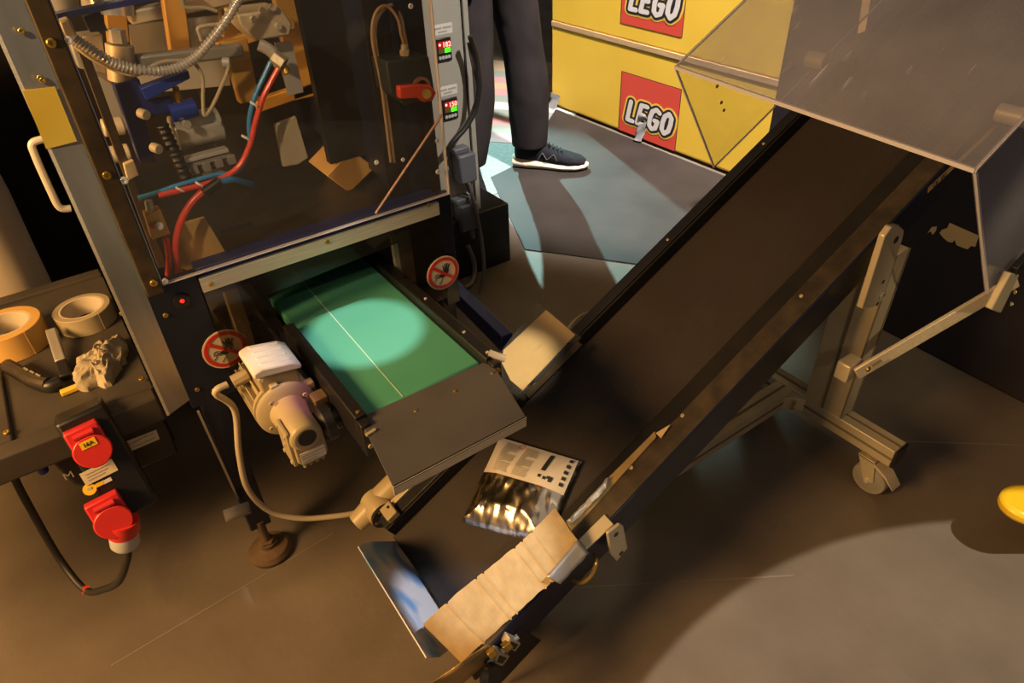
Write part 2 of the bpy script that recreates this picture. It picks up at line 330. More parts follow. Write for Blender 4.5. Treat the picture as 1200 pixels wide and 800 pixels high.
# prohibition signs
def sign(cx, cz, r):
    y = FV - 0.001 if cx < 0.3 else FV - 0.0075
    def ring(r0, r1, y0, y1, n=40): return MB().lathe((cx, y0, cz), YM, [(0, r0), (y0 - y1, r0), (y0 - y1, r1), (0, r1)], n, True)
    d = obj('prohibition_sign', MB().lathe((cx, y, cz), YM, [(0, 0), (0, r), (0.001, r), (0.001, 0)], 40), 'sticker', mach, label='round prohibition sign with a hand')
    y1 = y - 0.001; mb = ring(r * 0.93, r * 0.75, y1, y1 - 0.0006)
    dx, dz = math.cos(math.radians(-40)), math.sin(math.radians(-40))
    mb.beam((cx - dx * r * 0.8, y1 - 0.0012, cz - dz * r * 0.8), (cx + dx * r * 0.8, y1 - 0.0012, cz + dz * r * 0.8), 0.0006, r * 0.16); obj('red_ring', mb, 'sign_red', d)
    h = MB(); k = r / 0.036
    def q(x, z): return (cx + x * k * 0.001, y1 - 0.0002, cz + z * k * 0.001)
    t = (0, -0.0004, 0)
    h.prism([q(-4, -10), q(8, -7), q(13, 3), q(11, 9), q(2, 8), q(-1, 1), q(-9, -2), q(-8, -6)], t)
    for x0, z0, x1, z1 in ((2, 7, 0, 16), (5, 8, 5, 19), (8, 8, 10, 19), (11, 7, 15, 16)): h.prism([q(x0 - 1.3, z0), q(x0 + 1.3, z0), q(x1 + 1.2, z1), q(x1 - 1.2, z1)], t)
    obj('hand_symbol', h, 'print_black', d)
    g = MB()
    def ln(pts, w=0.9):
        for (x0, z0), (x1, z1) in zip(pts, pts[1:]): g.beam(V(q(x0, z0)) + V((0, -0.0003, 0)), V(q(x1, z1)) + V((0, -0.0003, 0)), 0.0005, w * 0.001 * k)
    ln([(-6, -2), (-14, 2), (-19, 0), (-20, -5), (-16, -6), (-17, -9), (-22, -14)]); ln([(-16, 0), (-12, -3), (-16, -5), (-10, -8), (-6, -6)]); ln([(-2, -11), (-7, -18), (-11, -22)]); ln([(-13, -2), (-8, -4), (-12, -7)])
    obj('gear_symbol', g, 'print_black', d)
sign(0.121, 0.517, 0.037); sign(0.541, 0.510, 0.036)
# legs and foot
lg = obj('leg', MB().bx(0.052, 0.094, FV, FV + 0.042, 0.085, 0.43), 'navy', mach, 0.003)
obj('leg_edge', MB().beam((0.046, FV - 0.004, 0.42), (0.052, FV - 0.004, 0.19), 0.004, 0.004), 'steel', lg)
obj('tape_scrap', MB().grid(lambda s, t: P(261 + 30 * s + 4 * t, 598 - 11 * s + 14 * t, 1, FV - 0.006 - 0.02 * math.sin(s * 2.4)), 8, 3), 'duct_tape', lg, solid=0.001)
ft = obj('levelling_foot', MB().lathe((0.073, FV + 0.005, 0), (0, 0, 1), [(0, 0.0), (0, 0.042), (0.01, 0.044), (0.02, 0.038), (0.026, 0.018), (0.035, 0.018), (0.036, 0.0085), (0.10, 0.0085), (0.10, 0)], 28), 'rust', mach)
obj('nut', MB().lathe((0.073, FV + 0.005, 0.03), (0, 0, 1), [(0, 0.016), (0.012, 0.016), (0.012, 0.009)], 6), 'rust', ft)
obj('leg', MB().bx(0.545, 0.587, 1.66, 1.70, 0.0, 0.43), 'navy', mach, 0.003)
obj('leg', MB().bx(0.05, 0.092, 1.66, 1.70, 0.0, 0.43), 'navy', mach, 0.003)
sk = MB().beam((0.80, 1.48, 0.15), (0.775, 1.17, 0.15), 0.035, 0.05); sk.bx(0.585, 0.79, 1.44, 1.48, 0.125, 0.175)
obj('outrigger', sk, 'blue', mach, 0.003); obj('outrigger_foot', MB().lathe((0.777, 1.19, 0), (0, 0, 1), [(0, 0), (0, 0.03), (0.012, 0.03), (0.02, 0.008), (0.125, 0.008), (0.125, 0)], 18), 'black', mach)
obj('leg', MB().bx(0.585, 0.625, 1.44, 1.48, 0, 0.43), 'navy', mach, 0.003)
# door: hinge bar, clear sheet, screws, gas strut
obj('hinge_bar', MB().bx(0.042, 0.066, FV - 0.02, FV + 0.02, 0.66, 1.5), 'bar_brown', mach, 0.002)
for px, py in ((60, 50), (125, 205), (180, 331)): screw(P(px, py, 1, FV - 0.02), YM, 0.0055, 'brass', mach)
dr = obj('door', MB().bx(0.067, 0.567, FV - 0.016, FV - 0.010, 0.672, 1.6), 'acrylic_door', mach, label='clear acrylic door')
obj('door_edge', MB().bx(0.0655, 0.0675, FV - 0.017, FV - 0.009, 0.672, 1.6).bx(0.566, 0.568, FV - 0.017, FV - 0.009, 0.672, 1.6).bx(0.067, 0.567, FV - 0.017, FV - 0.009, 0.6705, 0.672), 'acrylic_edge', dr)
for px, py, r in ((80, 47, 0.005), (145, 211, 0.0055), (193, 329, 0.005), (481, 7, 0.004), (441, 190, 0.004), (512, 165, 0.004), (513, 201, 0.0045), (472, 187, 0.0035)): screw(P(px, py, 1, FV - 0.016), YM, r, 'chrome', dr)
obj('gas_strut', MB().cyl(P(440, 250, 1, FV - 0.022), P(518, 134, 1, FV - 0.022), 0.0022, n=10), 'copper', mach)
# steel side panel with its handle
pn = obj('side_panel', MB().prism([(0.003, 0.972, 0.482), (0.039, 0.985, 0.485), (0.041, 0.985, 1.4), (0.005, 0.972, 1.4)], (0, 0.012, 0)), 'steel', mach, 0.001, label='brushed steel side panel with handle')
obj('panel_edge', MB().beam((0.002, 0.974, 0.482), (0.004, 0.974, 1.4), 0.004, 0.004, (0, 1, 0)), 'brushed', pn)
hp = [P(x, y, 1, 1.0) for x, y in ((50, 163), (38, 168), (41, 182), (60, 225), (70, 243), (83, 244))]
obj('handle', MB().tube(hp, 0.0045, 10, 5), 'beige_metal', pn)
obj('amber_reflection', MB().prism([P(26, 106, 1, 0.9705), P(64, 101, 1, 0.979), P(90, 165, 1, 0.980), P(54, 174, 1, 0.9705)], (0, -0.002, 0)), 'amber', pn)  # amber reflection on the steel, built as a coloured plate
for px, py in ((25, 36), (47, 91), (50, 94), (143, 367), (182, 451)): screw(P(px, py, 1, 0.975), YM, 0.0035, 'brass', pn)
# ---- mechanism seen through the door
def at(x, y, v): return P(x, y, 1, v)
def quad(pts, v, th): return MB().prism([at(x, y, v) for x, y in pts], (0, th, 0))
obj('top_beam', quad([(62, 17), (190, -8), (191, -1), (64, 24)], 1.10, 0.02), 'blue', mach)
obj('forming_tube', MB().cyl(at(128, 14, 1.30), at(110, -120, 1.30), 0.036, n=28), 'chrome', mach)
obj('filler_funnel', MB().lathe(at(75, 12, 1.24), (0, 0, 1), [(0, 0.02), (0.05, 0.035), (0.3, 0.04)], 24), 'grey_metal', mach)
obj('slide_block', quad([(80, 45), (120, 40), (125, 88), (92, 80)], 1.13, 0.04), 'grey_metal', mach, 0.002)
obj('dark_bracket', quad([(98, 20), (117, 12), (126, 36), (106, 38)], 1.12, 0.02), 'black', mach)
cylb = obj('air_cylinder', MB().cyl(at(143, 95, 1.12), at(140, 52, 1.12), 0.0175, n=28), 'beige_metal', mach, 0.001)
obj('hex_nut', MB().cyl(at(139, 50, 1.12), at(136, 34, 1.12), 0.011, n=6), 'chrome', cylb)
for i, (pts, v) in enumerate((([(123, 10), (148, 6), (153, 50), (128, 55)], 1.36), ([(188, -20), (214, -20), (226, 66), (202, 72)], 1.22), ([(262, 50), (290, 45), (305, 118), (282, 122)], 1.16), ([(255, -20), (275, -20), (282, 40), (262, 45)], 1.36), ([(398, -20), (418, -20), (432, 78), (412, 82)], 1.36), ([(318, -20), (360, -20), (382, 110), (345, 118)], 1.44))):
    obj('reflection_bar', quad(pts, v, 0.02), 'ochre', mach, 0.002)  # golden reflections in the door, built as ochre bars inside
obj('reflection_rail', quad([(300, 118), (440, 72), (443, 84), (304, 132)], 1.44, 0.02), 'ochre', mach, 0.002)  # ochre reflection again, built as a solid rail
obj('reflection_rail', quad([(255, 50), (345, 22), (347, 34), (258, 62)], 1.32, 0.02), 'ochre', mach, 0.002)  # second horizontal reflection built as a rail
cb = MB().beam(at(158, 72, 1.13), at(284, 58, 1.13), 0.02, 0.018); obj('cross_bar', cb, 'grey_metal', mach, 0.004)
obj('cross_bar', MB().beam(at(150, 20, 1.3), at(330, -16, 1.3), 0.03, 0.02), 'beige_metal', mach, 0.003)
obj('backing_plate', quad([(150, 30), (262, 18), (270, 100), (165, 110)], 1.42, 0.01), 'grey_metal', mach)
obj('hook', MB().tube([at(258, 28, 1.15), at(243, 30, 1.15), at(232, 33, 1.15), at(234, 40, 1.15), at(236, 48, 1.15)], 0.003, 8, 3), 'beige_metal', mach)
bb = obj('bearing_block', quad([(278, 17), (330, 10), (343, 28), (340, 42), (300, 48), (282, 30)], 1.12, 0.07), 'beige_metal', mach, 0.003)
for x, y in ((306, 12), (318, 8), (296, 22), (325, 30)): obj('bolt', MB().cyl(at(x, y, 1.118), at(x, y, 1.118) + V((0, -0.008, 0)), 0.005, n=6), 'chrome', bb)
# blue clamp
bl = obj('clamp_arm', quad([(133, 99), (163, 92), (172, 117), (200, 112), (206, 130), (171, 140), (183, 190), (165, 192)], 1.10, 0.025), 'blue', mach, 0.002)
obj('clamp_jaw', MB().tube([at(200, 133, 1.10), at(215, 129, 1.10), at(229, 125, 1.10)], 0.013, 14, 3), 'bright_blue', bl)
obj('clamp_bar', quad([(165, 104), (221, 83), (223, 92), (172, 118)], 1.085, 0.02), 'bright_blue', bl, 0.001)
sp = [at(205 + 1.0 * i / 4 + 2.0 * (i / 24), 101 + i * 1.1, 1.10) for i in range(25)]
obj('spring', MB().tube(sp, 0.004, 10, 3, rf=lambda i: 0.0048 if (i // 2) % 2 else 0.0036), 'brass', bl)
obj('clamp_bolt', MB().cyl(at(217, 144, 1.095), at(220, 146, 1.085), 0.006, n=6), 'chrome', bl)
for x, y in ((164, 132), (179, 172)): obj('pin', MB().cyl(at(x, y, 1.09), at(x, y, 1.09) + V((0.006, -0.012, -0.002)), 0.007, n=16), 'beige_metal', bl, 0.001)
# rollers and toothed jaw
obj('seal_roller', MB().cyl(at(203, 157, 1.14), at(258, 145, 1.14), 0.026, n=30), 'roller', mach, 0.002)
jw = MB().beam(at(213, 188, 1.10), at(266, 174, 1.10), 0.018, 0.006)
obj('jaw_bar', jw, 'chrome', mach, 0.001)
tj = MB().beam(at(215, 193, 1.105), at(268, 179, 1.105), 0.02, 0.007)
for k in range(4): tj.beam(at(222 + 14.5 * k, 199 - 4 * k, 1.10), at(231 + 14.5 * k, 196.5 - 4 * k, 1.10), 0.016, 0.014)
obj('toothed_jaw', tj, 'grey_metal', mach, 0.001)
obj('toothed_jaw', MB().beam(at(239, 207, 1.11), at(262, 199, 1.11), 0.012, 0.008), 'grey_metal', mach, 0.001)
obj('bellows', MB().tube([at(190 + 3.2 * i, 146 + 7 * i, 1.085) for i in range(10)], 0.008, 12, 4, rf=lambda i: 0.0085 + 0.0010 * math.sin(i * 1.7)), 'black', mach)
obj('guide_rod', MB().cyl(at(120, 150, 1.16), at(145, 147, 1.16), 0.013, n=18), 'beige_metal', mach, 0.002)
obj('guide_rod', MB().cyl(at(128, 182, 1.16), at(152, 178, 1.16), 0.013, n=18), 'beige_metal', mach, 0.002)
obj('guide_strip', MB().beam(at(97, 60, 1.09), at(190, 312, 1.09), 0.01, 0.012), 'bar_brown', mach, 0.001)
obj('post_strip', MB().beam(at(112, 70, 1.2), at(140, 150, 1.2), 0.03, 0.02), 'grey_metal', mach)
obj('side_clip', quad([(145, 193), (157, 188), (163, 205), (150, 212)], 1.075, 0.01), 'sticker', mach, 0.001)
obj('paddle', quad([(322, 146), (347, 136), (362, 185), (350, 193), (332, 196)], 1.12, 0.008), 'beige_metal', mach, 0.002)
obj('paddle', quad([(322, 50), (342, 48), (356, 108), (338, 112)], 1.16, 0.004), 'chrome', mach)
el = obj('elbow_fitting', MB().tube([at(303, 52, 1.09), at(315, 58, 1.085), at(325, 68, 1.08), at(330, 76, 1.075)], 0.009, 14, 4), 'chrome', mach)
obj('fitting_nut', MB().cyl(at(320, 66, 1.08), at(333, 76, 1.07), 0.012, n=6), 'alu', el, 0.001)
obj('fitting_stub', MB().cyl(at(332, 78, 1.075), at(337, 86, 1.07), 0.006, n=12), 'brass', el)
# pneumatic tubes
r1 = [(326, 80), (318, 95), (308, 115), (299, 145), (292, 172), (278, 197), (252, 212), (215, 222), (186, 229)]
obj('red_tube', MB().tube([at(x, y, 1.07) for x, y in r1], 0.0042, 10), 'tube_red', mach, label='red pneumatic tube')
obj('blue_tube', MB().tube([at(x - 4, y - 3, 1.075) for x, y in [(321, 76), (313, 93), (302, 118), (296, 145), (296, 175), (283, 203), (256, 208), (216, 219), (190, 228), (166, 235)]], 0.0036, 10), 'tube_blue', mach, label='blue pneumatic tube')
for x, y in ((300, 122), (290, 161), (236, 215), (213, 221)): obj('cable_tie', MB().lathe(at(x, y, 1.072) - V((0.002, 0, 0)), at(x - 3, y + 6, 1.072) - at(x, y, 1.072), [(-0.0015, 0.0075), (0.0015, 0.0075), (0.0015, 0.0062), (-0.0015, 0.0062)], 12, True), 'white', mach)
br = obj('valve_block', quad([(170, 252), (188, 245), (200, 274), (179, 281)], 1.06, 0.02), 'brass', mach, 0.001, label='brass valve block')
obj('valve_knob', MB().cyl(at(187, 265, 1.06), at(187, 265, 1.052), 0.006, n=18), 'chrome', br, 0.0008)
obj('valve_dot', MB().cyl(at(179, 265, 1.06), at(179, 265, 1.054), 0.0035, n=12), 'red', br)
obj('valve_fitting', MB().cyl(at(176, 246, 1.066), at(174, 235, 1.066), 0.006, n=8), 'chrome', br)
obj('red_tube', MB().tube([at(194, 278, 1.065), at(197, 293, 1.065), at(198, 308, 1.065), at(197, 322, 1.07)], 0.0046, 10), 'tube_red', mach)
obj('red_tube', MB().tube([at(240, 222, 1.062), at(224, 238, 1.062), at(211, 262, 1.062), at(206, 290, 1.062), at(209, 322, 1.068)], 0.0052, 12), 'tube_red', mach)
obj('tube_coupling', MB().cyl(at(238, 226, 1.062), at(258, 212, 1.062), 0.0075, n=16), 'black', mach, 0.001)
obj('blue_tube', MB().tube([at(258, 213, 1.062), at(272, 210, 1.066), at(285, 213, 1.08), at(296, 216, 1.10)], 0.0046, 10), 'tube_blue', mach)
obj('tube_fitting', MB().cyl(at(209, 318, 1.066), at(213, 330, 1.066), 0.007, n=6), 'brass', mach)
# lower works
obj('chute_plate', quad([(215, 262), (240, 255), (272, 308), (225, 318), (205, 312)], 1.10, 0.006), 'kraft', mach)
obj('small_label', quad([(228, 307), (241, 303), (245, 311), (232, 316)], 1.078, 0.003), 'paper', mach)
obj('comb_strip', quad([(258, 270), (294, 259), (297, 264), (261, 276)], 1.10, 0.01), 'black', mach)
obj('reflection_box', quad([(383, 206), (412, 176), (440, 196), (410, 226)], 1.3, 0.1), 'kraft', mach, 0.002)  # brown diagonal reflection, built as a kraft coloured box
obj('inner_post', MB().bx(0.155, 0.178, FV + 0.05, FV + 0.075, 0.44, 0.62), 'beige_metal', mach, 0.001)
obj('inner_plate', MB().bx(0.47, 0.51, FV + 0.05, FV + 0.06, 0.46, 0.62), 'beige_metal', mach, 0.001)
obj('inner_panel', MB().bx(0.455, 0.535, 1.30, 1.32, 0.67, 1.5), 'black', mach)
obj('inner_panel', MB().bx(0.30, 0.455, 1.55, 1.57, 0.45, 0.9), 'black_matt', mach)
obj('switch_panel', MB().bx(0.49, 0.598, 1.112, 1.118, 0.60, 1.6), 'black', mach)
# isolator switch with red handle
sw = obj('isolator_switch', quad([(452, 72), (503, 66), (511, 113), (476, 125), (458, 110)], 1.055, 0.055), 'dark_green_box', mach, 0.003, label='dark isolator switch with red rotary handle')
obj('switch_ring', MB().lathe(at(493, 101, 1.054), YM, [(0, 0.016), (0.006, 0.016), (0.006, 0.011), (0, 0.011)], 24, True), 'copper', sw)
hb = MB().prism([at(x, y, 1.047) for x, y in ((463, 99), (488, 97), (500, 98), (507, 106), (503, 116), (492, 118), (486, 113), (464, 114))], (0, -0.014, 0)); obj('rotary_handle', hb, 'red_orange', sw, 0.003)
obj('handle_cap', MB().cyl(at(500, 110, 1.033), at(500, 110, 1.029), 0.008, n=18), 'brass', sw)
gl = obj('cable_gland', MB().cyl(at(475, 72, 1.08), at(474, 58, 1.08), 0.008, n=6).cyl(at(474, 60, 1.08), at(474, 52, 1.08), 0.006, n=14), 'alu', sw)
obj('switch_cable', MB().tube([at(474, 54, 1.08), at(470, 40, 1.08), at(466, 22, 1.085), at(455, 8, 1.09), at(444, 10, 1.09), at(437, 25, 1.09), at(437, 52, 1.09), at(446, 95, 1.09), at(452, 140, 1.09), at(458, 190, 1.09)], 0.0026, 8), 'cable_tan', sw)
obj('switch_cable', MB().tube([at(477, 54, 1.085), at(474, 40, 1.085), at(470, 20, 1.09), at(460, 6, 1.095), at(447, 14, 1.095), at(440, 30, 1.095), at(441, 55, 1.095), at(449, 95, 1.095), at(456, 140, 1.095), at(462, 190, 1.095)], 0.0026, 8), 'cable_tan', sw)
# braided hose in front of the mechanism
hz = [(86, 44), (105, 57), (130, 72), (155, 80), (185, 83), (208, 79), (228, 68), (245, 50), (262, 28), (278, 2), (292, -25)]
obj('braided_hose', MB().tube([at(x, y, 1.072) for x, y in hz], 0.0065, 12, 22, rf=lambda i: 0.0068 if (i % 4) < 2 else 0.0054), 'chrome', mach, label='ribbed metal hose')
obj('hose_clamp', quad([(68, 25), (82, 21), (90, 40), (84, 50), (76, 46)], 1.07, 0.02), 'alu', mach, 0.003)
obj('cream_cable', MB().tube([at(88, 54, 1.08), at(110, 70, 1.08), at(140, 84, 1.08), at(162, 87, 1.08), at(185, 74, 1.08), at(205, 71, 1.08), at(226, 73, 1.08), at(237, 90, 1.08), at(238, 120, 1.08), at(240, 135, 1.08), at(250, 122, 1.08), at(266, 85, 1.08), at(267, 75, 1.09)], 0.0026, 8), 'cable_cream', mach)
obj('sensor_plug', MB().cyl(at(261, 73, 1.09), at(270, 73, 1.085), 0.007, n=8), 'plug_grey', mach, 0.001)
obj('cream_cable', MB().tube([at(212, -20, 1.12), at(214, 4, 1.12), at(220, 9, 1.12), at(240, 9, 1.12), at(254, 13, 1.12)], 0.0028, 8), 'cable_cream', mach)
obj('red_wire', MB().tube([at(203, 15, 1.3), at(220, 12, 1.3), at(232, 10, 1.3)], 0.003, 8, 3), 'red', mach)

# ------------------------------------------------------------------ green outfeed conveyor with gear motor
oc = thing('outfeed_conveyor', (0.34, 0.9, 0), 'short green belt conveyor coming out under the clear door', 'conveyor')
ZB = 0.508
obj('belt', MB().bx(0.238, 0.446, 0.755, 1.60, ZB - 0.02, ZB), 'green_belt', oc, 0.004)
obj('belt_seam', MB().beam((0.305, 0.757, ZB + 0.0003), (0.315, 1.55, ZB + 0.0003), 0.0016, 0.0006), 'belt_line', oc)
obj('side_rail', MB().bx(0.219, 0.238, 0.738, 1.03, ZB - 0.045, ZB + 0.018), 'black', oc, 0.002)
obj('side_rail', MB().bx(0.446, 0.468, 0.738, 1.32, ZB - 0.045, ZB + 0.018), 'black', oc, 0.002)
for v in (0.75, 0.82, 0.95): screw((0.457, v, ZB + 0.018), (0, 0, 1), 0.003, 'chrome', oc)
screw((0.2285, 0.748, ZB + 0.018), (0, 0, 1), 0.003, 'brass', oc)
obj('bed_plate', MB().bx(0.238, 0.446, 0.76, 1.5, ZB - 0.035, ZB - 0.022), 'black_matt', oc)
pc = [P(433, 505, 2, ZB + 0.004), P(452, 497, 2, ZB + 0.004)]
pA, pB, pC, pD = P(421, 489, 2, ZB + 0.006), P(574, 421, 2, ZB + 0.006), P(617, 489, 2, ZB + 0.006), P(461, 571, 2, ZB + 0.006)
pl = obj('discharge_plate', MB().prism([pA, pB, pC, pD], (0, 0, -0.003)), 'dull_plate', oc, 0.0008, label='dark steel plate bridging to the rubber belt')
obj('plate_lip', MB().prism([pD, pC, pC + V((0, 0.001, -0.018)), pD + V((0, 0.001, -0.018))], (0, 0.003, 0)), 'brushed', pl)
obj('plate_clip', MB().beam(P(429, 510, 2, ZB + 0.008), P(440, 503, 2, ZB + 0.008), 0.005, 0.003), 'alu', pl)
for x, y in ((438, 506), (487, 481), (577, 437), (533, 458)): screw(P(x, y, 2, ZB + 0.006), (0, 0, 1), 0.003, 'brass', pl)
for x in (0.228, 0.457):
    b_ = obj('bearing_bracket', MB().bx(x - 0.008, x + 0.008, 0.722, 0.745, ZB - 0.05, ZB + 0.012), 'black', oc, 0.002)
    screw((x, 0.722, ZB), YM, 0.005, 'brass', b_); screw((x, 0.722, ZB - 0.03), YM, 0.004, 'alu', b_)
bt = obj('tension_bolt', MB().cyl((0.457, 0.745, ZB + 0.02), (0.475, 0.725, ZB + 0.012), 0.006, n=8), 'chrome', oc)
MBc = (0.160, 0.47)                                    # motor axis (x, z), runs along y
gm = obj('gear_motor', MB().lathe((0.160, 0.875, 0.472), (0, 1, 0), [(0, 0), (0, 0.024), (0.004, 0.044), (0.008, 0.048), (0.014, 0.048), (0.015, 0.045), (0.018, 0.045), (0.019, 0.049), (0.026, 0.049), (0.028, 0.042), (0.03, 0.040), (0.13, 0.040), (0.135, 0.036), (0.14, 0)], 40), 'motor_paint', oc, label='cream geared motor')
fn = MB()
for k in range(22):
    t = 2 * math.pi * k / 22; c_, s_ = math.cos(t), math.sin(t)
    fn.obox((0.160 + c_ * 0.043, 0.95, 0.472 + s_ * 0.043), (c_ * 0.006, 0, s_ * 0.006), (0, 0.048, 0), (-s_ * 0.0012, 0, c_ * 0.0012))
obj('cooling_fins', fn, 'motor_paint', gm)
tb = obj('terminal_box', MB().prism([(0.134, 0.893, 0.495), (0.196, 0.893, 0.498), (0.194, 0.893, 0.536), (0.131, 0.893, 0.545)], (0, 0.062, 0)), 'motor_paint', gm, 0.004)
lidm = MB().prism([(0.127, 0.887, 0.546), (0.200, 0.887, 0.533), (0.201, 0.887, 0.541), (0.189, 0.887, 0.550), (0.142, 0.887, 0.560), (0.128, 0.887, 0.556)], (0, 0.074, 0))
for k in range(4): lidm.obox((0.1655, 0.900 + 0.017 * k, 0.5535), (0.024, 0, -0.0052), (0, 0.005, 0), (0.0006, 0, 0.003))
obj('box_lid', lidm, 'motor_white', gm, 0.003)
for x in (0.136, 0.191): screw((x, 0.890, 0.540), YM, 0.004, 'chrome', gm)
obj('cable_gland', MB().cyl((0.130, 0.95, 0.515), (0.104, 0.95, 0.512), 0.011, n=8), 'motor_paint', gm, 0.001)
for t in (0.6, 2.2, 3.6, 5.2): screw((0.160 + math.cos(t) * 0.037, 0.8745, 0.472 + math.sin(t) * 0.037), YM, 0.004, 'alu', gm)
obj('flange_lug', MB().bx(0.196, 0.212, 0.884, 0.9, 0.49, 0.502).bx(0.145, 0.158, 0.884, 0.9, 0.512, 0.524), 'motor_paint', gm, 0.002)
gb = obj('gearbox', MB().lathe((0.160, 0.800, 0.472), (0, 1, 0), [(0, 0), (0, 0.022), (0.006, 0.026), (0.05, 0.026), (0.08, 0.031)], 32).prism([(0.137, 0.803, 0.472), (0.186, 0.803, 0.472), (0.186, 0.803, 0.428), (0.178, 0.803, 0.418), (0.145, 0.803, 0.418), (0.137, 0.803, 0.428)], (0, 0.05, 0)), 'motor_paint', oc, 0.003)
obj('shaft_cap', MB().lathe((0.160, 0.800, 0.474), YM, [(0, 0.0145), (0.001, 0.0145), (0.0012, 0)], 28), 'black', gb)
obj('side_cover', MB().bx(0.131, 0.138, 0.806, 0.85, 0.422, 0.49), 'motor_paint', gb, 0.002)
for y_, z_ in ((0.812, 0.43), (0.844, 0.43), (0.812, 0.482), (0.844, 0.482), (0.828, 0.456)): screw((0.131, y_, z_), (-1, 0, 0), 0.0035, 'alu', gb)
np_ = obj('name_plate', MB().bx(0.143, 0.182, 0.8018, 0.8032, 0.424, 0.446), 'paper', gb)
pr = MB()
for k in range(3): pr.bx(0.146, 0.179 - 0.006 * k, 0.8013, 0.8018, 0.4405 - 0.006 * k, 0.4420 - 0.006 * k)
obj('plate_print', pr, 'print_grey', gb)
for k in range(4): obj('drain_stud', MB().cyl((0.147 + 0.01 * k, 0.81, 0.419), (0.147 + 0.01 * k, 0.81, 0.411), 0.003, n=8), 'motor_paint', gb)
hb = obj('output_hub', MB().lathe((0.186, 0.828, 0.462), (1, 0, 0), [(0, 0), (0, 0.022), (0.008, 0.030), (0.022, 0.030), (0.024, 0.018), (0.034, 0.018), (0.034, 0)], 28), 'black', oc)
for t in (0.4, 1.7, 3.0, 4.3): screw((0.208, 0.828 + 0.024 * math.cos(t), 0.462 + 0.024 * math.sin(t)), (1, 0, 0), 0.003, 'brass', hb)
obj('torque_arm', MB().bx(0.196, 0.219, 0.85, 0.875, 0.478, 0.492), 'rust', oc, 0.002)

# ------------------------------------------------------------------ inclined conveyor
ic = thing('incline_conveyor', (0.9, 0.7, 0), 'inclined conveyor with black ribbed belt on an aluminium stand with castors', 'conveyor')
SE = 1.70
prof = [(-0.002, -0.034)]
prof = [(SE, -0.034)] + [(-0.006 - 0.012 * math.sin(t), -0.046 + 0.012 * math.cos(t)) for t in [math.pi * i / 8 for i in range(9)]] + [(SE, -0.058)]
obj('belt', MB().prism([cv(s, 0.566, n) for s, n in prof], (0, 0.284, 0)), 'belt_black', ic, label='black belt with fine ribs')
obj('side_frame', MB().cbx(-0.015, SE, 0.524, 0.530, -0.072, 0.0), 'navy', ic, 0.001)
obj('side_frame', MB().cbx(-0.015, SE, 0.868, 0.874, -0.072, 0.0), 'navy', ic, 0.001)
obj('rail_top', MB().cbx(-0.01, SE, 0.528, 0.566, -0.004, 0.0005), 'bar_brown', ic, 0.0008)
obj('rail_lip', MB().cbx(-0.01, SE, 0.566, 0.600, -0.03, -0.004), 'black_matt', ic, 0.002)
obj('rail_top', MB().cbx(-0.01, SE, 0.850, 0.870, -0.004, 0.0005), 'black', ic, 0.0008)
obj('rail_lip', MB().cbx(-0.01, SE, 0.846, 0.868, -0.033, -0.004), 'black_matt', ic, 0.001)
obj('bed_pan', MB().cbx(0.03, SE, 0.530, 0.868, -0.070, -0.064), 'navy', ic)
for x, y in ((939, 347), (800, 487), (740, 548)): screw(PN(x, y, 0.0005), NN, 0.0035, 'alu', ic)
for s_ in (0.45, 0.8, 1.1): screw(cv(s_, 0.860, 0.0005), NN, 0.003, 'alu', ic)
# guard
gA = cv(0.975, 0.912, 0.280); gB = PN(1143, 200, 0.278); gC = cv(1.72, gB.y - 0.0, 0.278); gD = cv(1.72, 0.912, 0.280)
gd = obj('guard_top', MB().prism([gA, gB, gC, gD], NN * 0.005), 'acrylic_guard', ic, label='hazy scratched acrylic cover')
gA2 = cv(1.003, 0.912, 0.0); obj('guard_side', MB().prism([gA, gA2, cv(1.72, 0.912, 0.0), gD], (0, -0.005, 0)), 'acrylic_clear', ic)
gB2 = P(1157, 343, 1, gB.y); sB2 = (gB2 - O0).dot(NN); gC2 = cv(1.48, gB.y, sB2)
obj('guard_side', MB().prism([gB, gB2, gC2, gC], (0, 0.005, 0)), 'acrylic_guard', ic)
ge = MB().beam(gA, gB, 0.006, 0.006).beam(gA, gD, 0.003, 0.003).beam(gB, gC, 0.004, 0.004).beam(gA, gA2, 0.003, 0.004).beam(gB, gB2, 0.004, 0.004).beam(gA2, cv(1.72, 0.912, 0.0), 0.0025, 0.0025)
obj('guard_edge', ge, 'acrylic_edge', ic)
for x, y in ((840, 101), (845, 120), (848, 129)): screw(P(x, y, 1, 0.912), YM, 0.0035, 'brass', ic)
obj('spacer', MB().cyl(PP(947, 68, (0, 0.912, 0), V((0, 1, 0))), PP(947, 68, (0, 0.912, 0), V((0, 1, 0))) - V((0, 0.045, 0)), 0.017, n=26), 'alu', ic, 0.001)
q = PP(1170, 131, (0, 0.524, 0), V((0, 1, 0))); obj('spacer', MB().cyl(q, V((q.x, gB.y + 0.004, q.z)), 0.017, n=26), 'alu', ic, 0.001)
# label strip on the frame side
def SD(x, y, dy=0.0): return P(x, y, 1, 0.5238 - dy)
l1, l2 = SD(1087, 226), SD(1122, 193)
ax_ = (l2 - l1).normalized(); up_ = NN * 0.013
stp = obj('label_strip', MB().prism([l1, l2 + ax_ * 0.12, l2 + ax_ * 0.12 + up_, l1 + up_], (0, -0.0006, 0)), 'kraft', ic)
text('label_text', 'CE  EU', 0.014, l1 + ax_ * 0.012 + NN * 0.002 + V((0, -0.001, 0)), ax_, NN, 'print_black', ic)
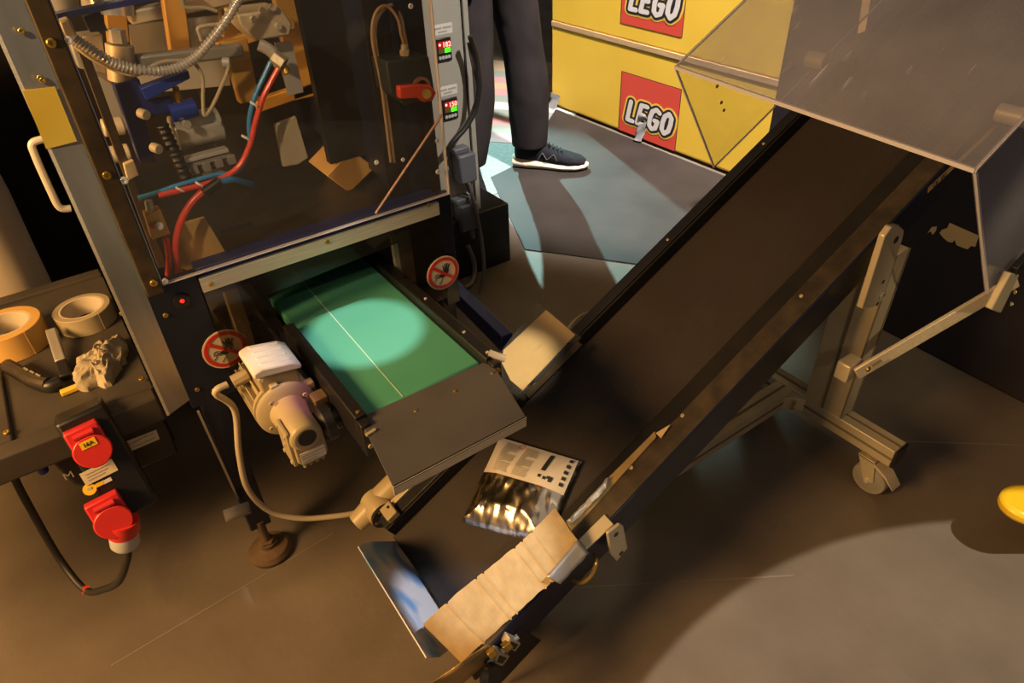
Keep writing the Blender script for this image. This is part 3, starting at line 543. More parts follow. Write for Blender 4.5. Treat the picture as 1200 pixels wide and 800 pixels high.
# stop plate at the low end
e = -0.022
pts = [(420, 640), (428, 634), (474, 634), (521, 706), (531, 757), (516, 769), (500, 770)]
stopw = [PS(x, y, e - (0.012 if i in (0, 6, 5) else 0.0)) for i, (x, y) in enumerate(pts)]
obj('stop_plate', MB().prism(stopw, DD * -0.002), 'painted_reflection', ic, label='shiny sheet metal stop plate at the low end')
obj('end_cover', MB().cbx(-0.03, 0.07, 0.5225, 0.526, -0.12, -0.03), 'navy', ic, 0.001)
# second gear motor beside the low end
m0 = cv(0.05, 0.935, -0.035)
g2 = obj('gear_motor', MB().lathe(cv(0.070, 0.925, -0.018), DD, [(0, 0), (0, 0.022), (0.012, 0.040), (0.022, 0.042), (0.024, 0.034), (0.03, 0.034), (0.13, 0.034), (0.135, 0)], 36), 'motor_paint', ic, label='cream geared motor under the steel plate')
fn = MB()
for k in range(20):
    t = 2 * math.pi * k / 20; d_ = V((0, math.cos(t), 0)) + NN * math.sin(t); p_ = V((0, -math.sin(t), 0)) + NN * math.cos(t)
    fn.obox(cv(0.150, 0.925, -0.018) + d_ * 0.036, DD * 0.045, d_ * 0.005, p_ * 0.0012)
obj('cooling_fins', fn, 'motor_paint', g2)
obj('terminal_box', MB().cbx(0.105, 0.17, 0.905, 0.952, 0.018, 0.042), 'motor_paint', g2, 0.003)
gx = obj('gearbox', MB().lathe(cv(-0.055, 0.925, -0.018), DD, [(0, 0), (0, 0.020), (0.02, 0.022), (0.06, 0.026), (0.12, 0.026)], 28).lathe(cv(0.0, 0.94, -0.018), YM, [(0, 0.028), (0.045, 0.030), (0.05, 0.028), (0.05, 0)], 28), 'motor_paint', ic, 0.002)
hh = obj('output_hub', MB().lathe(cv(0.0, 0.898, -0.018), YM, [(0, 0.028), (0.014, 0.028), (0.016, 0.014), (0.03, 0.014), (0.03, 0)], 26), 'black', gx.parent)
for t in (0.3, 1.6, 2.9, 4.3): screw(cv(0.0, 0.884, -0.018) + V((0, 0, 0)) + (DD * math.cos(t) + NN * math.sin(t)) * 0.022, YM, 0.003, 'brass', hh)
obj('mount_block', MB().cbx(0.005, 0.030, 0.846, 0.880, 0.0, 0.016), 'motor_paint', ic, 0.002)
screw(cv(0.022, 0.868, 0.016), NN, 0.003, 'black', ic)
obj('mount_bar', MB().cbx(0.03, 0.20, 0.874, 0.886, -0.03, 0.004), 'beige_metal', ic, 0.001)
# sheet on the left rail: clear plate over cardboard
w = [PN(x, y, 0.004) for x, y in ((614, 470), (682, 396), (630, 356), (568, 440))]
sh = obj('splash_sheet', MB().prism(w, NN * 0.004), 'acrylic_clear', ic, label='clear sheet with cardboard under it')
w2 = [PN(x, y, 0.002) for x, y in ((612, 457), (674, 392), (640, 363), (590, 410), (588, 425), (598, 445))]
obj('backing_card', MB().prism(w2, NN * -0.003), 'torn', sh)
for x, y in ((667, 404), (625, 449)): screw(PN(x, y, 0.008), NN, 0.0055, 'black', sh)
obj('hinge_strip', MB().beam(PN(618, 464, 0.0095), PN(680, 402, 0.0095), 0.014, 0.002, NN), 'bar_brown', sh)
# stand
ZT = 0.15; W = 0.045
def profile(mb, a, b, w, h, grooves):                 # extrusion with slots
    mb.beam(a, b, w, h)
def grooved(name, a, b, w, h, parent, faces, up=(0, 0, 1)):
    o = obj(name, MB().beam(a, b, w, h, up), 'alu', parent, 0.002)
    a, b = V(a), V(b); d = (b - a).normalized(); x = d.cross(V(up)).normalized(); u = x.cross(d); g = MB()
    for f, off in faces:
        n_, t_, half = {'+x': (x, u, w / 2), '-x': (-x, u, w / 2), '+u': (u, x, h / 2), '-u': (-u, x, h / 2)}[f]
        g.obox((a + b) / 2 + n_ * (half + 0.0002) + t_ * off, (b - a) / 2 * 0.995, t_ * 0.0028, n_ * 0.0010)
    obj('slot', g, 'alu_groove', o, sm=False); return o
bm_ = grooved('base_beam', (1.2095, 0.375, ZT - W / 2), (1.2095, 0.80, ZT - W / 2), W, W, ic, [('-x', 0), ('+x', 0), ('+u', 0)])
obj('end_cap', MB().bx(1.187, 1.232, 0.370, 0.375, ZT - W, ZT), 'black', bm_, 0.002)
grooved('long_beam', (0.55, 0.642, ZT - W / 2), (1.187, 0.642, ZT - W / 2), W, W, ic, [('+x', 0), ('-x', 0), ('+u', 0)])
obj('leg', MB().bx(0.56, 0.60, 0.62, 0.66, 0, ZT - W), 'alu', ic, 0.002)
ps = grooved('post', (1.2095, 0.545, ZT), (1.2095, 0.545, 0.555), W, 0.09, ic, [('-u', 0.0225), ('-u', -0.0225), ('+u', 0), ('+x', 0), ('-x', 0)], up=(0, 1, 0))
br_ = obj('corner_bracket', MB().prism([(1.187, 0.62, ZT - W + 0.004), (1.187, 0.584, ZT - W + 0.004), (1.155, 0.62, ZT - W + 0.004)], (0, 0, W - 0.008)), 'beige_metal', ic, 0.002)
for z_ in (ZT - 0.015, ZT - 0.03): screw((1.168, 0.600, z_), (-0.7, -0.7, 0), 0.005, 'brass', br_)
plt = [(x, y) for x, y in ((1010, 362), (1037, 277), (1045, 266), (1054, 264), (1060, 270), (1058, 280), (1034, 352), (1024, 360))]
bp = obj('pivot_plate', MB().prism([P(x, y, 1, 0.488) for x, y in plt], (0, 0.012, 0)), 'alu', ic, 0.002)
obj('plate_hole', MB().lathe(P(1050, 281, 1, 0.488), YM, [(0, 0.007), (0.0006, 0.007), (0.0006, 0)], 16), 'black', bp)
for x, y in ((1035, 330), (1028, 356)): obj('plate_hole', MB().lathe(P(x, y, 1, 0.488), YM, [(0, 0.004), (0.0006, 0.004), (0.0006, 0)], 12), 'black', bp)
screw(P(1033, 345, 1, 0.488), YM, 0.008, 'grey_metal', bp)
clp = obj('brace_clamp', MB().obox(P(994, 431, 1, 0.485), (0.022, 0, 0), (0, 0.014, 0), (0, 0, 0.020)), 'alu', ic, 0.003)
bA, bB = P(1003, 438, 1, 0.466), P(1192, 328, 1, 0.348)
bc_ = obj('brace_bar', MB().beam(bA, bB, 0.008, 0.030), 'brushed', ic, 0.002)
screw(P(1017, 432, 1, 0.450), YM, 0.006, 'brass', bc_); obj('bar_slot', MB().beam(P(1022, 429, 1, 0.4475), P(1033, 422, 1, 0.4375), 0.001, 0.006), 'alu_groove', bc_)
cA = [P(x, y, 1, 0.335) for x, y in ((1162, 363), (1185, 320), (1195, 322), (1173, 367))]
ck = obj('brace_end', MB().prism(cA, (0, 0.012, 0)), 'alu', ic, 0.002); obj('brace_cap', MB().beam(P(1187, 318, 1, 0.340), P(1202, 302, 1, 0.340), 0.012, 0.02), 'black', ck, 0.002)
for x, y in ((1189, 342), (1185, 356)): screw(P(x, y, 1, 0.341), (0.7, -0.7, 0), 0.004, 'brass', ck)
def caster(x, y):
    c = obj('caster', MB().lathe((x, y, ZT - W), (0, 0, -1), [(0, 0), (0, 0.018), (0.006, 0.018), (0.008, 0.012), (0.018, 0.012), (0.018, 0)], 20), 'brass', ic)
    wl = obj('wheel', MB().lathe((x - 0.011 - 0.006, y - 0.02, 0.038), (1, 0, 0), [(0, 0), (0, 0.026), (0.001, 0.028), (0.001, 0.036), (0.004, 0.038), (0.018, 0.038), (0.021, 0.036), (0.021, 0.028), (0.022, 0.026), (0.022, 0)], 32), 'grey_metal', c)
    fk = MB()
    for dx in (-0.021, 0.009): fk.prism([(x + dx, y + 0.016, 0.092), (x + dx, y - 0.022, 0.092), (x + dx, y - 0.034, 0.04), (x + dx, y - 0.02, 0.026), (x + dx, y - 0.008, 0.04)], (0.003, 0, 0))
    fk.bx(x - 0.021, x + 0.012, y - 0.022, y + 0.016, 0.088, 0.093); obj('fork', fk, 'alu', c, 0.001)
    obj('axle', MB().cyl((x - 0.025, y - 0.02, 0.038), (x + 0.016, y - 0.02, 0.038), 0.006, n=6), 'chrome', c)
    obj('brake_pedal', MB().prism([(x + 0.012, y - 0.02, 0.088), (x + 0.012, y - 0.05, 0.075), (x + 0.012, y - 0.072, 0.052), (x + 0.012, y - 0.074, 0.049), (x + 0.012, y - 0.05, 0.069), (x + 0.012, y - 0.02, 0.082)], (-0.032, 0, 0)), 'beige_metal', c, 0.001)
    return c
caster(1.2095, 0.425); caster(1.2095, 0.76)
# hanger bracket and latch at the near rail
hk = obj('hanger_bracket', MB().prism([P(x, y, 1, 0.500) for x, y in ((712, 625), (727, 614), (731, 616), (736, 642), (723, 658), (716, 650))], (0, 0.006, 0)), 'alu', ic, 0.002)
for x, y in ((722, 626), (728, 648)): obj('bracket_hole', MB().lathe(P(x, y, 1, 0.500), YM, [(0, 0.005), (0.0006, 0.005), (0.0006, 0)], 14), 'black', hk)
obj('bracket_arm', MB().prism([PN(x, y, 0.006) for x, y in ((678, 632), (708, 602), (719, 614), (684, 646))], NN * -0.004), 'alu', ic, 0.001)
# take-up screw and wheel under the low end, near side
tk = obj('take_up_unit', MB().beam(P(552, 790, 1, 0.50), P(592, 757, 1, 0.50), 0.012, 0.03), 'navy', ic, 0.002)
for pts in (((584, 764), (598, 769), (589, 781), (579, 777)), ((598, 748), (611, 754), (604, 764), (593, 758))):
    q_ = [P(x, y, 1, 0.484) for x, y in pts]; obj('take_up_bracket', MB().prism(q_, (0, 0.016, 0)), 'beige_metal', tk, 0.002)
    c_ = sum(q_, V()) / 4; obj('bracket_slot', MB().prism([c_ + (p - c_) * 0.6 + V((0, -0.0005, 0)) for p in q_], (0, 0.004, 0)), 'black', tk)
for x, y in ((572, 768), (590, 760)): obj('nut', MB().cyl(P(x, y, 1, 0.485), P(x + 8, y - 7, 1, 0.485), 0.009, n=6), 'brass', tk, 0.001)
obj('take_up_bolt', MB().cyl(P(572, 778, 1, 0.49), P(607, 745, 1, 0.49), 0.0045, n=12), 'chrome', tk)
obj('hand_wheel', MB().lathe(P(575, 795, 1, 0.47), V((0.5, -0.7, 0.4)), [(-0.008, 0), (-0.008, 0.018), (0.0, 0.024), (0.008, 0.018), (0.008, 0)], 24), 'black', tk)

# ------------------------------------------------------------------ things on the inclined conveyor
# foil pouch
pq = [PN(587, 512, -0.030), PN(683, 541, -0.030), PN(640, 640, -0.030), PN(541, 612, -0.030)]
fp = thing('foil_pouch', (pq[0] + pq[2]) / 2, 'shiny foil pouch with white printed label lying on the black belt', 'pouch')
def pouch(s, t, lift=0.0):
    p = pq[0].lerp(pq[1], s).lerp(pq[3].lerp(pq[2], s), t)
    e_ = min(s, 1 - s, t * 0.8, (1 - t)) * 4; h = 0.026 * max(0, min(1, e_)) ** 0.6 if e_ > 0 else 0
    wr = 0.006 * noise.noise(V((s * 9 + 3, t * 2.5, 0))) * min(1, e_) * (1 if t > 0.45 else 0.25) + 0.003 * noise.noise(V((s * 22, t * 9, 4))) * (1 if t > 0.45 else 0.2)
    j = 0.004 * noise.noise(V((s * 3, t * 14, 9))) if s in (0, 1) else 0
    return p + NN * (0.003 + h + wr + lift) + DD * j
fb = MB().grid(lambda s, t: pouch(s, t), 40, 40); k0 = len(fb.v)
fb.grid(lambda s, t: pq[0].lerp(pq[1], s).lerp(pq[3].lerp(pq[2], s), t) + NN * 0.0008, 8, 8)
obj('bag_body', fb, 'foil', fp)
lb = obj('printed_label', MB().grid(lambda s, t: pouch(0.03 + 0.95 * s, 0.02 + 0.42 * t, 0.0012), 24, 14), 'paper', fp, label='white label with fine print')
pm = MB()
def patch(s0, s1, t0, t1): pm.grid(lambda s, t: pouch(0.03 + 0.95 * (s0 + (s1 - s0) * s), 0.02 + 0.42 * (t0 + (t1 - t0) * t), 0.0032), 6, 4)
for col_, n_ in (((0.14, 0.34), 20), ((0.40, 0.58), 20)):
    for k in range(n_): patch(col_[0], col_[1] - 0.03 * random.random() - (0.1 if k in (6, 7, 13) else 0), 0.10 + 0.042 * k, 0.10 + 0.042 * k + 0.024)
obj('fine_print', pm, 'print_grey', lb, sm=False, kind='stuff')
pm = MB(); patch(0.70, 0.75, 0.10, 0.60)
for k in range(5): patch(0.93, 0.97, 0.06 + 0.17 * k, 0.15 + 0.17 * k)
for k in range(3): patch(0.70 + 0.06 * k, 0.735 + 0.06 * k, 0.72 + 0.02 * k, 0.80 + 0.02 * k)
patch(0.80, 0.86, 0.70, 0.78); obj('print_marks', pm, 'print_black', lb, sm=False)
rg = MB()
for k in range(16):
    a1, a2 = 2 * math.pi * k / 16, 2 * math.pi * (k + 1) / 16
    f_ = lambda a_, r_: pouch(0.03 + 0.95 * (0.34 + 0.035 * r_ * math.cos(a_)), 0.02 + 0.42 * (0.12 + 0.085 * r_ * math.sin(a_)), 0.0034)
    rg.add([f_(a1, 1), f_(a2, 1), f_(a2, 0.75), f_(a1, 0.75)], [(0, 1, 2, 3)])
obj('red_mark', rg, 'sign_red', lb, sm=False)
# cardboard flap standing on the near rail
cp = [P(497, 733, 1, 0.560), P(653, 599, 1, 0.572), P(686, 646, 1, 0.505), P(540, 776, 1, 0.498)]
cf = thing('cardboard_flap', (cp[2] + cp[3]) / 2, 'creased brown cardboard flap taped upright along the near rail', 'cardboard')
def card(s, t):
    p = cp[0].lerp(cp[1], s).lerp(cp[3].lerp(cp[2], s), t)
    w_ = 0.002 * math.sin(s * 7) * (1 - t) - 0.0032 * sum(math.exp(-((s - c_) / 0.006) ** 2) for c_ in (0.17, 0.38, 0.43, 0.66, 0.72, 0.80)) + 0.00012 * math.sin(s * 260) + 0.0015 * noise.noise(V((s * 14, t * 5, 2)))
    if s > 0.86: w_ += 0.02 * (s - 0.86) * math.sin(t * 16)
    if t < 0.5 and s > 0.8: p = p + V((0, 0.02, 0.02)) * (s - 0.8) * (0.5 - t)
    return p + V((0, w_, 0))
obj('sheet', MB().grid(card, 220, 10, (0, 0.003, 0.001)), 'cardboard', cf)
def tp(pts, m=10, lift=0.003, wob=0.002): 
    a_, b_, c_, d_ = pts
    return MB().grid(lambda s, t: a_.lerp(b_, s).lerp(d_.lerp(c_, s), t) + V((0, -lift, lift)) + V((0, 1, 1)) * wob * noise.noise(V((s * 6, t * 3, 1))), m, 4)
obj('tape', tp([P(x, y, 1, v_) for x, y, v_ in ((639, 676, 0.508), (676, 632, 0.522), (689, 648, 0.500), (655, 684, 0.494))], 10), 'duct_tape', cf, solid=0.0008, label='grey duct tape')
obj('tape', MB().grid(lambda s, t: P(502 + 69 * s + (30 - 16 * s) * t, 803 - 48 * s + 7 * t, 1, 0.488 + 0.008 * t + 0.004 * math.sin(s * 9)), 14, 4), 'brown_tape', cf, solid=0.0015, label='shiny brown tape')
# narrow folded strip on the belt side of the rail
st = [PN(662, 612, 0.012), PN(779, 506, 0.020), PN(786, 500, 0.004), PN(780, 512, -0.002), PN(671, 618, -0.004)]
cs = thing('cardboard_strip', st[0], 'narrow folded cardboard strip with silver tape standing along the rail', 'cardboard')
obj('strip', MB().prism([PN(665, 613, 0.006), PN(715, 559, 0.010), PN(768, 506, 0.012), PN(770, 513, 0.0), PN(722, 566, 0.0), PN(692, 600, 0.0), PN(670, 622, 0.0)], NN * 0.004), 'cardboard', cs, 0.0008)
obj('tip', MB().prism([PN(769, 508, 0.008), PN(786, 498, 0.006), PN(775, 514, 0.002)], NN * 0.003), 'torn', cs)
obj('silver_tape', tp([PN(663, 610, 0.014), PN(714, 558, 0.018), PN(711, 572, 0.012), PN(668, 616, 0.010)], 12, 0.001, 0.003), 'duct_tape', cs, solid=0.0008)

# ------------------------------------------------------------------ control cabinet behind the machine
cc = thing('control_cabinet', (1.05, 1.9, 0), 'pale grey control cabinet with two small temperature displays', 'cabinet')
KV = 1.75
obj('cabinet_body', MB().bx(0.70, 1.058, KV, KV + 0.35, 0.21, 1.6), 'cabinet_grey', cc, 0.003)
obj('cabinet_edge', MB().bx(1.062, 1.079, KV - 0.004, KV + 0.35, 0.21, 1.6), 'cabinet_grey', cc, 0.002)
obj('cabinet_groove', MB().bx(1.056, 1.064, KV + 0.004, KV + 0.3, 0.21, 1.6), 'black_matt', cc)
obj('plinth', MB().bx(0.75, 1.17, KV - 0.03, KV + 0.40, 0, 0.215), 'black', cc, 0.004)
def display(x0, x1, z0, z1, num, sub):
    y = KV - 0.006
    d = obj('temperature_display', MB().bx(x0, x1, y, KV, z0, z1), 'black', cc, 0.002, label='small black display with red and green digits')
    w_ = x1 - x0; h_ = z1 - z0
    obj('red_window', MB().bx(x0 + w_ * 0.14, x1 - w_ * 0.08, y - 0.0006, y, z0 + h_ * 0.58, z1 - h_ * 0.14), mat('display_red_%s' % num, (0.30, 0.005, 0.01), 0.4, emit=0.9), d)
    text('red_digits', num, h_ * 0.31, (x0 + w_ * 0.40, y - 0.0012, z0 + h_ * 0.61), (1, 0, 0), (0, 0, 1), 'led_white', d)
    obj('status_dot', MB().cyl((x0 + w_ * 0.24, y - 0.0004, z0 + h_ * 0.73), (x0 + w_ * 0.24, y - 0.0012, z0 + h_ * 0.73), h_ * 0.055, n=12), 'led_white', d)
    obj('green_window', MB().bx(x0 + w_ * 0.54, x1 - w_ * 0.08, y - 0.0006, y, z0 + h_ * 0.36, z0 + h_ * 0.56), 'led_green', d)
    text('green_digits', sub, h_ * 0.19, (x0 + w_ * 0.60, y - 0.0012, z0 + h_ * 0.39), (1, 0, 0), (0, 0, 1), 'led_green_dark', d)
    obj('brown_window', MB().bx(x0 + w_ * 0.14, x0 + w_ * 0.50, y - 0.0006, y, z0 + h_ * 0.36, z0 + h_ * 0.56), 'led_dim', d)
    for k in range(4): obj('button', MB().cyl((x0 + w_ * (0.2 + 0.2 * k), y, z0 + h_ * 0.17), (x0 + w_ * (0.2 + 0.2 * k), y - 0.001, z0 + h_ * 0.17), h_ * 0.08, n=14), 'plug_grey', d)
mat('led_white', (1.0, 0.42, 0.30), 0.4, emit=2.0); mat('led_green_dark', (0.02, 0.35, 0.01), 0.4)
display(0.967, 1.016, 0.688, 0.748, '182', '180'); display(0.970, 1.021, 0.524, 0.585, '150', '150')
for z_ in (0.752, 0.589):
    lb_ = obj('cabinet_label', MB().bx(0.966, 1.026, KV - 0.001, KV, z_ + 0.004, z_ + 0.030), 'white', cc)
    pm = MB(); pm.bx(0.971, 0.992, KV - 0.0016, KV - 0.001, z_ + 0.018, z_ + 0.023).bx(0.996, 1.022, KV - 0.0016, KV - 0.001, z_ + 0.018, z_ + 0.023).bx(0.980, 1.008, KV - 0.0016, KV - 0.001, z_ + 0.009, z_ + 0.013)
    obj('label_print', pm, 'print_grey', lb_)
for (x0, x1, z0, z1) in ((0.985, 1.045, 0.335, 0.425), (0.975, 1.042, 0.175, 0.265)):
    pg = obj('connector', MB().bx(x0, x1, KV - 0.05, KV, z0, z1), 'connector', cc, 0.006, label='grey industrial plug')
    obj('connector_hood', MB().bx(x0 - 0.004, x1 - 0.012, KV - 0.036, KV, z1, z1 + 0.018), 'connector', pg, 0.004)
    obj('connector_boot', MB().cyl(((x0 + x1) / 2 + 0.01, KV - 0.025, z0), ((x0 + x1) / 2 + 0.014, KV - 0.028, z0 - 0.04), 0.014, 0.009, n=16), 'connector', pg)
c1 = thing('cabinet_cable', (1.06, 1.7, 0.02), 'black cable looping down the pale cabinet into a grey plug', 'cable')
obj('cable', MB().tube([P(551, 42, 1, 1.70), P(559, 70, 1, 1.70), P(562, 100, 1, 1.69), P(557, 128, 1, 1.69), P(545, 150, 1, 1.69), P(530, 167, 1, 1.69), P(522, 182, 1, 1.70)], 0.008, 10), 'cable_black', c1)
obj('cable', MB().tube([P(549, 50, 1, 1.71), P(555, 80, 1, 1.71), P(560, 105, 1, 1.70), P(553, 132, 1, 1.70), P(540, 152, 1, 1.70), P(526, 170, 1, 1.70)], 0.005, 10), 'cable_grey', c1)
tag(obj('plug_cable', MB().tube([P(549, 214, 1, 1.70), P(556, 240, 1, 1.69), P(564, 280, 1, 1.66), P(567, 320, 1, 1.62), P(560, 350, 1, 1.60), P(553, 366, 2, 0.01)], 0.006, 10), 'cable_grey', loc=(1.05, 1.7, 0.02)), 'thin brown cable hanging from the upper plug to the floor', 'cable')
tag(obj('plug_cable', MB().tube([P(548, 288, 1, 1.70), P(556, 310, 1, 1.69), P(553, 330, 1, 1.66), P(540, 338, 1, 1.62), P(528, 340, 1, 1.5)], 0.008, 10), 'cable_grey', loc=(1.0, 1.7, 0.05)), 'brown cable bent under the lower plug beside the prohibition sign', 'cable')

# ------------------------------------------------------------------ table with power box, left
tx0, tx1, ty0, ty1, tz = -0.225, -0.002, 1.04, 1.46, 0.47
tbx = thing('equipment_box', (-0.12, 1.3, 0), 'low black equipment box with dished dusty top beside the steel panel', 'box')
tp_ = MB().bx(-0.62, tx1, ty0 + 0.03, ty1 + 0.1, tz - 0.012, tz - 0.004); obj('table_top', tp_, 'table_top', tbx, 0.001)
rm = MB().bx(-0.62, tx1, ty0, ty0 + 0.035, tz - 0.045, tz + 0.004).bx(-0.62, -0.206, ty0 + 0.033, ty1 + 0.09, tz - 0.04, tz + 0.003)
rm.bx(-0.62, tx1, ty1 + 0.08, ty1 + 0.11, tz - 0.04, tz + 0.004)
obj('rim', rm, 'table_top', tbx, 0.004)
obj('box_body', MB().prism([(-0.180, 1.06, tz - 0.04), (-0.006, 1.06, tz - 0.04), (-0.006, 1.06, 0.33), (-0.145, 1.06, 0.33), (-0.168, 1.06, 0.355)], (0, 0.42, 0)), 'black', tbx, 0.006)
for x_ in (-0.23, -0.02):
    for y_ in (1.52,): obj('leg', MB().bx(x_, x_ + 0.014, y_, y_ + 0.02, 0, tz - 0.04), 'black_matt', tbx)
for px, py in ((8, 507), (166, 444)): screw(P(px, py, 2, tz + 0.004), (0, 0, 1), 0.005, 'brass', tbx)
obj('wing_nut', MB().lathe(P(58, 523, 1, 1.058), YM, [(0, 0.010), (0.006, 0.009), (0.012, 0.006), (0.014, 0)], 14).cyl(P(58, 527, 1, 1.05), P(60, 536, 1, 1.045), 0.005, n=10), 'chrome', tbx)
for pts in (((131, 483), (163, 471), (167, 480), (136, 491)), ((142, 519), (183, 503), (187, 514), (147, 531))):
    pb = obj('box_label', MB().prism([P(x, y, 1, 1.0595) for x, y in pts], (0, -0.0008, 0)), 'sticker', tbx)
    (xa, ya), (xb, yb), (xc, yc), (xd, yd) = pts
    pm = MB()
    for k in (0.3, 0.55, 0.75): pm.beam(P(xa + (xd - xa) * k + 4, ya + (yd - ya) * k - 1.2, 1, 1.0585), P(xb + (xc - xb) * k - (4 if k != .55 else 14), yb + (yc - yb) * k + 1.2, 1, 1.0585), 0.0004, 0.0016)
    obj('label_print', pm, 'print_grey', pb)
text('letters', 'M', 0.020, P(76, 563, 1, 1.0588), (1, 0, 0), (0, 0, 1), 'sticker', tbx)
obj('blue_knob', MB().cyl(P(52, 553, 1, 1.10), P(46, 545, 1, 1.10), 0.008, n=12), 'bright_blue', tbx, 0.002)
obj('rim_bracket', MB().beam(P(28, 535, 1, 1.08), P(35, 548, 1, 1.08), 0.014, 0.02), 'table_top', tbx)
# power distributor: rubber block with two red sockets
pd = thing('power_distributor', (-0.115, 1.02, 0.25), 'black rubber power block with two red capped sockets hanging from the box', 'power socket')
fd = V((0.04, -0.94, 0.34)).normalized(); dn = V((0.06, -0.34, -0.94)).normalized(); rt = dn.cross(fd).normalized(); dn = fd.cross(rt).normalized()
if rt.x < 0: rt = -rt
c0 = PP(128, 545, (-0.115, 0.99, 0.39), fd)
obj('housing', MB().obox(c0 - fd * 0.03, rt * 0.036, dn * 0.095, fd * 0.03), 'black', pd, 0.006)
def face(x, y, l=0.0): return PP(x, y, c0 + fd * l, fd)
def socket(cx, cy, r, label):
    c_ = face(cx, cy, 0.0)
    o = obj('socket_body', MB().obox(c_ + fd * 0.010 - dn * 0.012, rt * r * 0.86, dn * r * 0.95, fd * 0.010), 'socket_red', pd, 0.003, label=label)
    pr_ = [c_ + fd * 0.020 + (rt * math.cos(t) * 0.96 + dn * (math.sin(t) * (1.0 if math.sin(t) > 0 else 0.86))) * r * (1.0 if abs(math.cos(t)) > 0.35 or math.sin(t) < 0 else 1.02) for t in [2 * math.pi * k / 30 for k in range(30)]]
    obj('socket_lid', MB().prism(pr_, fd * 0.008), 'red', o, 0.002)
    obj('lid_hinge', MB().cyl(c_ + fd * 0.024 - dn * r - rt * r * 0.5, c_ + fd * 0.024 - dn * r + rt * r * 0.5, 0.005, n=10), 'socket_red', o)
    return o, c_
so, sc1 = socket(107, 522, 0.028, 'red socket with closed lid')
obj('yellow_sticker', MB().obox(sc1 + fd * 0.0285 - dn * 0.013, rt * 0.011, dn * 0.006, fd * 0.0005), 'yellow_plastic', so)
text('rating', '16A', 0.009, sc1 + fd * 0.0295 - dn * 0.010 - rt * 0.008, rt, -dn, 'print_black', so)
def lab(x, y, w_, h_, m_): return MB().obox(face(x, y, 0.0005), rt * w_, dn * h_, fd * 0.0005)
pl_ = obj('rating_label', lab(116, 553, 0.024, 0.011, 0), 'sticker', pd)
pm = MB()
for k in range(3): pm.obox(face(116, 553, 0.0013) + dn * (-0.005 + 0.005 * k) - rt * (0.003 * k), rt * (0.018 - 0.003 * k), dn * 0.0009, fd * 0.0002)
obj('label_print', pm, 'print_grey', pl_)
yd_ = obj('earth_sticker', MB().cyl(face(105, 573, 0), face(105, 573, 0.0012), 0.0095, n=24), 'yellow_plastic', pd)
obj('earth_mark', MB().obox(face(105, 573, 0.0016), rt * 0.003, dn * 0.003, fd * 0.0003), 'plug_grey', yd_)
obj('small_sticker', lab(117, 567, 0.006, 0.003, 0), 'yellow_plastic', pd); obj('small_sticker', lab(126, 563, 0.006, 0.003, 0), 'white', pd)
s2o, sc2 = socket(131, 604, 0.029, 'red socket holding a plug')
# plug and cable
pg = thing('power_plug', sc2 + dn * 0.05, 'red and grey industrial plug in the lower socket with black cable to the floor', 'plug')
pd0 = sc2 + fd * 0.012 + rt * 0.012; pdir = (P(150, 655, 1, 0.955) - pd0).normalized()
obj('plug_body', MB().lathe(pd0 + pdir * 0.012, pdir, [(0, 0), (0, 0.026), (0.022, 0.025), (0.03, 0.021), (0.035, 0.020), (0.035, 0)], 28), 'red', pg)
obj('plug_nut', MB().lathe(pd0 + pdir * 0.036, pdir, [(0, 0.0), (0, 0.022), (0.024, 0.022), (0.032, 0.017), (0.036, 0.011), (0.036, 0)], 24), 'plug_grey', pg, label='grey plug nut')
ce = pd0 + pdir * 0.07
obj('cable', MB().tube([ce, ce + pdir * 0.02, P(140, 680, 1, 0.97), P(122, 690, 1, 1.0), P(100, 691, 1, 1.04), P(70, 655, 1, 1.10), P(38, 600, 1, 1.12), P(18, 562, 1, 1.12), P(14, 545, 1, 1.12)], 0.0062, 12), 'cable_black', pg)
rb = P(100, 691, 1, 1.04); obj('red_band', MB().cyl(rb + V((-0.004, 0, 0.002)), rb + V((0.005, 0, -0.002)), 0.0072, n=12), 'red_orange', pg)
# things on the box
def tape_roll(name, c, ro, ri, h, m, label, tilt=(0, 0, 1)):
    t = thing(name, c, label, 'tape')
    obj('tape_band', MB().lathe(c, tilt, [(0, ri + 0.004), (0, ro - 0.001), (0.001, ro), (h - 0.001, ro), (h, ro - 0.001), (h, ri + 0.004)], 48, True), m, t)
    obj('core', MB().lathe(c, tilt, [(0.0005, ri), (h - 0.0005, ri), (h - 0.0005, ri + 0.0045), (0.0005, ri + 0.0045)], 48, True), 'tape_core', t)
    sx = V((math.cos(-1.1), math.sin(-1.1), 0)); obj('tape_end', MB().obox(V(c) + sx * (ro + 0.0004) + V((0, 0, h / 2)), sx * 0.0006, V((-sx.y, sx.x, 0)) * 0.001, (0, 0, h / 2 - 0.001)), m, t); return t
zt = tz - 0.004
tape_roll('tape_roll', P(20, 405, 2, zt), 0.058, 0.038, 0.050, 'tape_tan', 'tan packing tape roll nearest the edge of the black box top')
tape_roll('tape_roll', P(104, 378, 2, zt), 0.050, 0.036, 0.036, 'tape_grey', 'grey brown tape roll beside the steel panel')
kn = thing('utility_knife', P(70, 420, 2, zt), 'grey and black utility knife lying against the tan tape roll', 'knife')
ka, kb, kc = P(60, 387, 2, zt + 0.030), P(72, 424, 2, zt + 0.014), P(78, 442, 2, zt + 0.008)
obj('handle', MB().beam(ka, kb, 0.018, 0.012), 'grey_metal', kn, 0.003); obj('grip', MB().beam(kb, kc, 0.019, 0.013), 'black', kn, 0.003)
tl = thing('cutter_tool', P(45, 440, 2, zt), 'curved dark cutter with slotted sleeve in front of the tan tape roll', 'cutter')
tq = [P(x, y, 2, zt + 0.012) for x, y in ((10, 430), (25, 438), (42, 448), (58, 452), (70, 448))]
obj('body', MB().tube(tq, 0.012, 12, 4), 'black', tl)
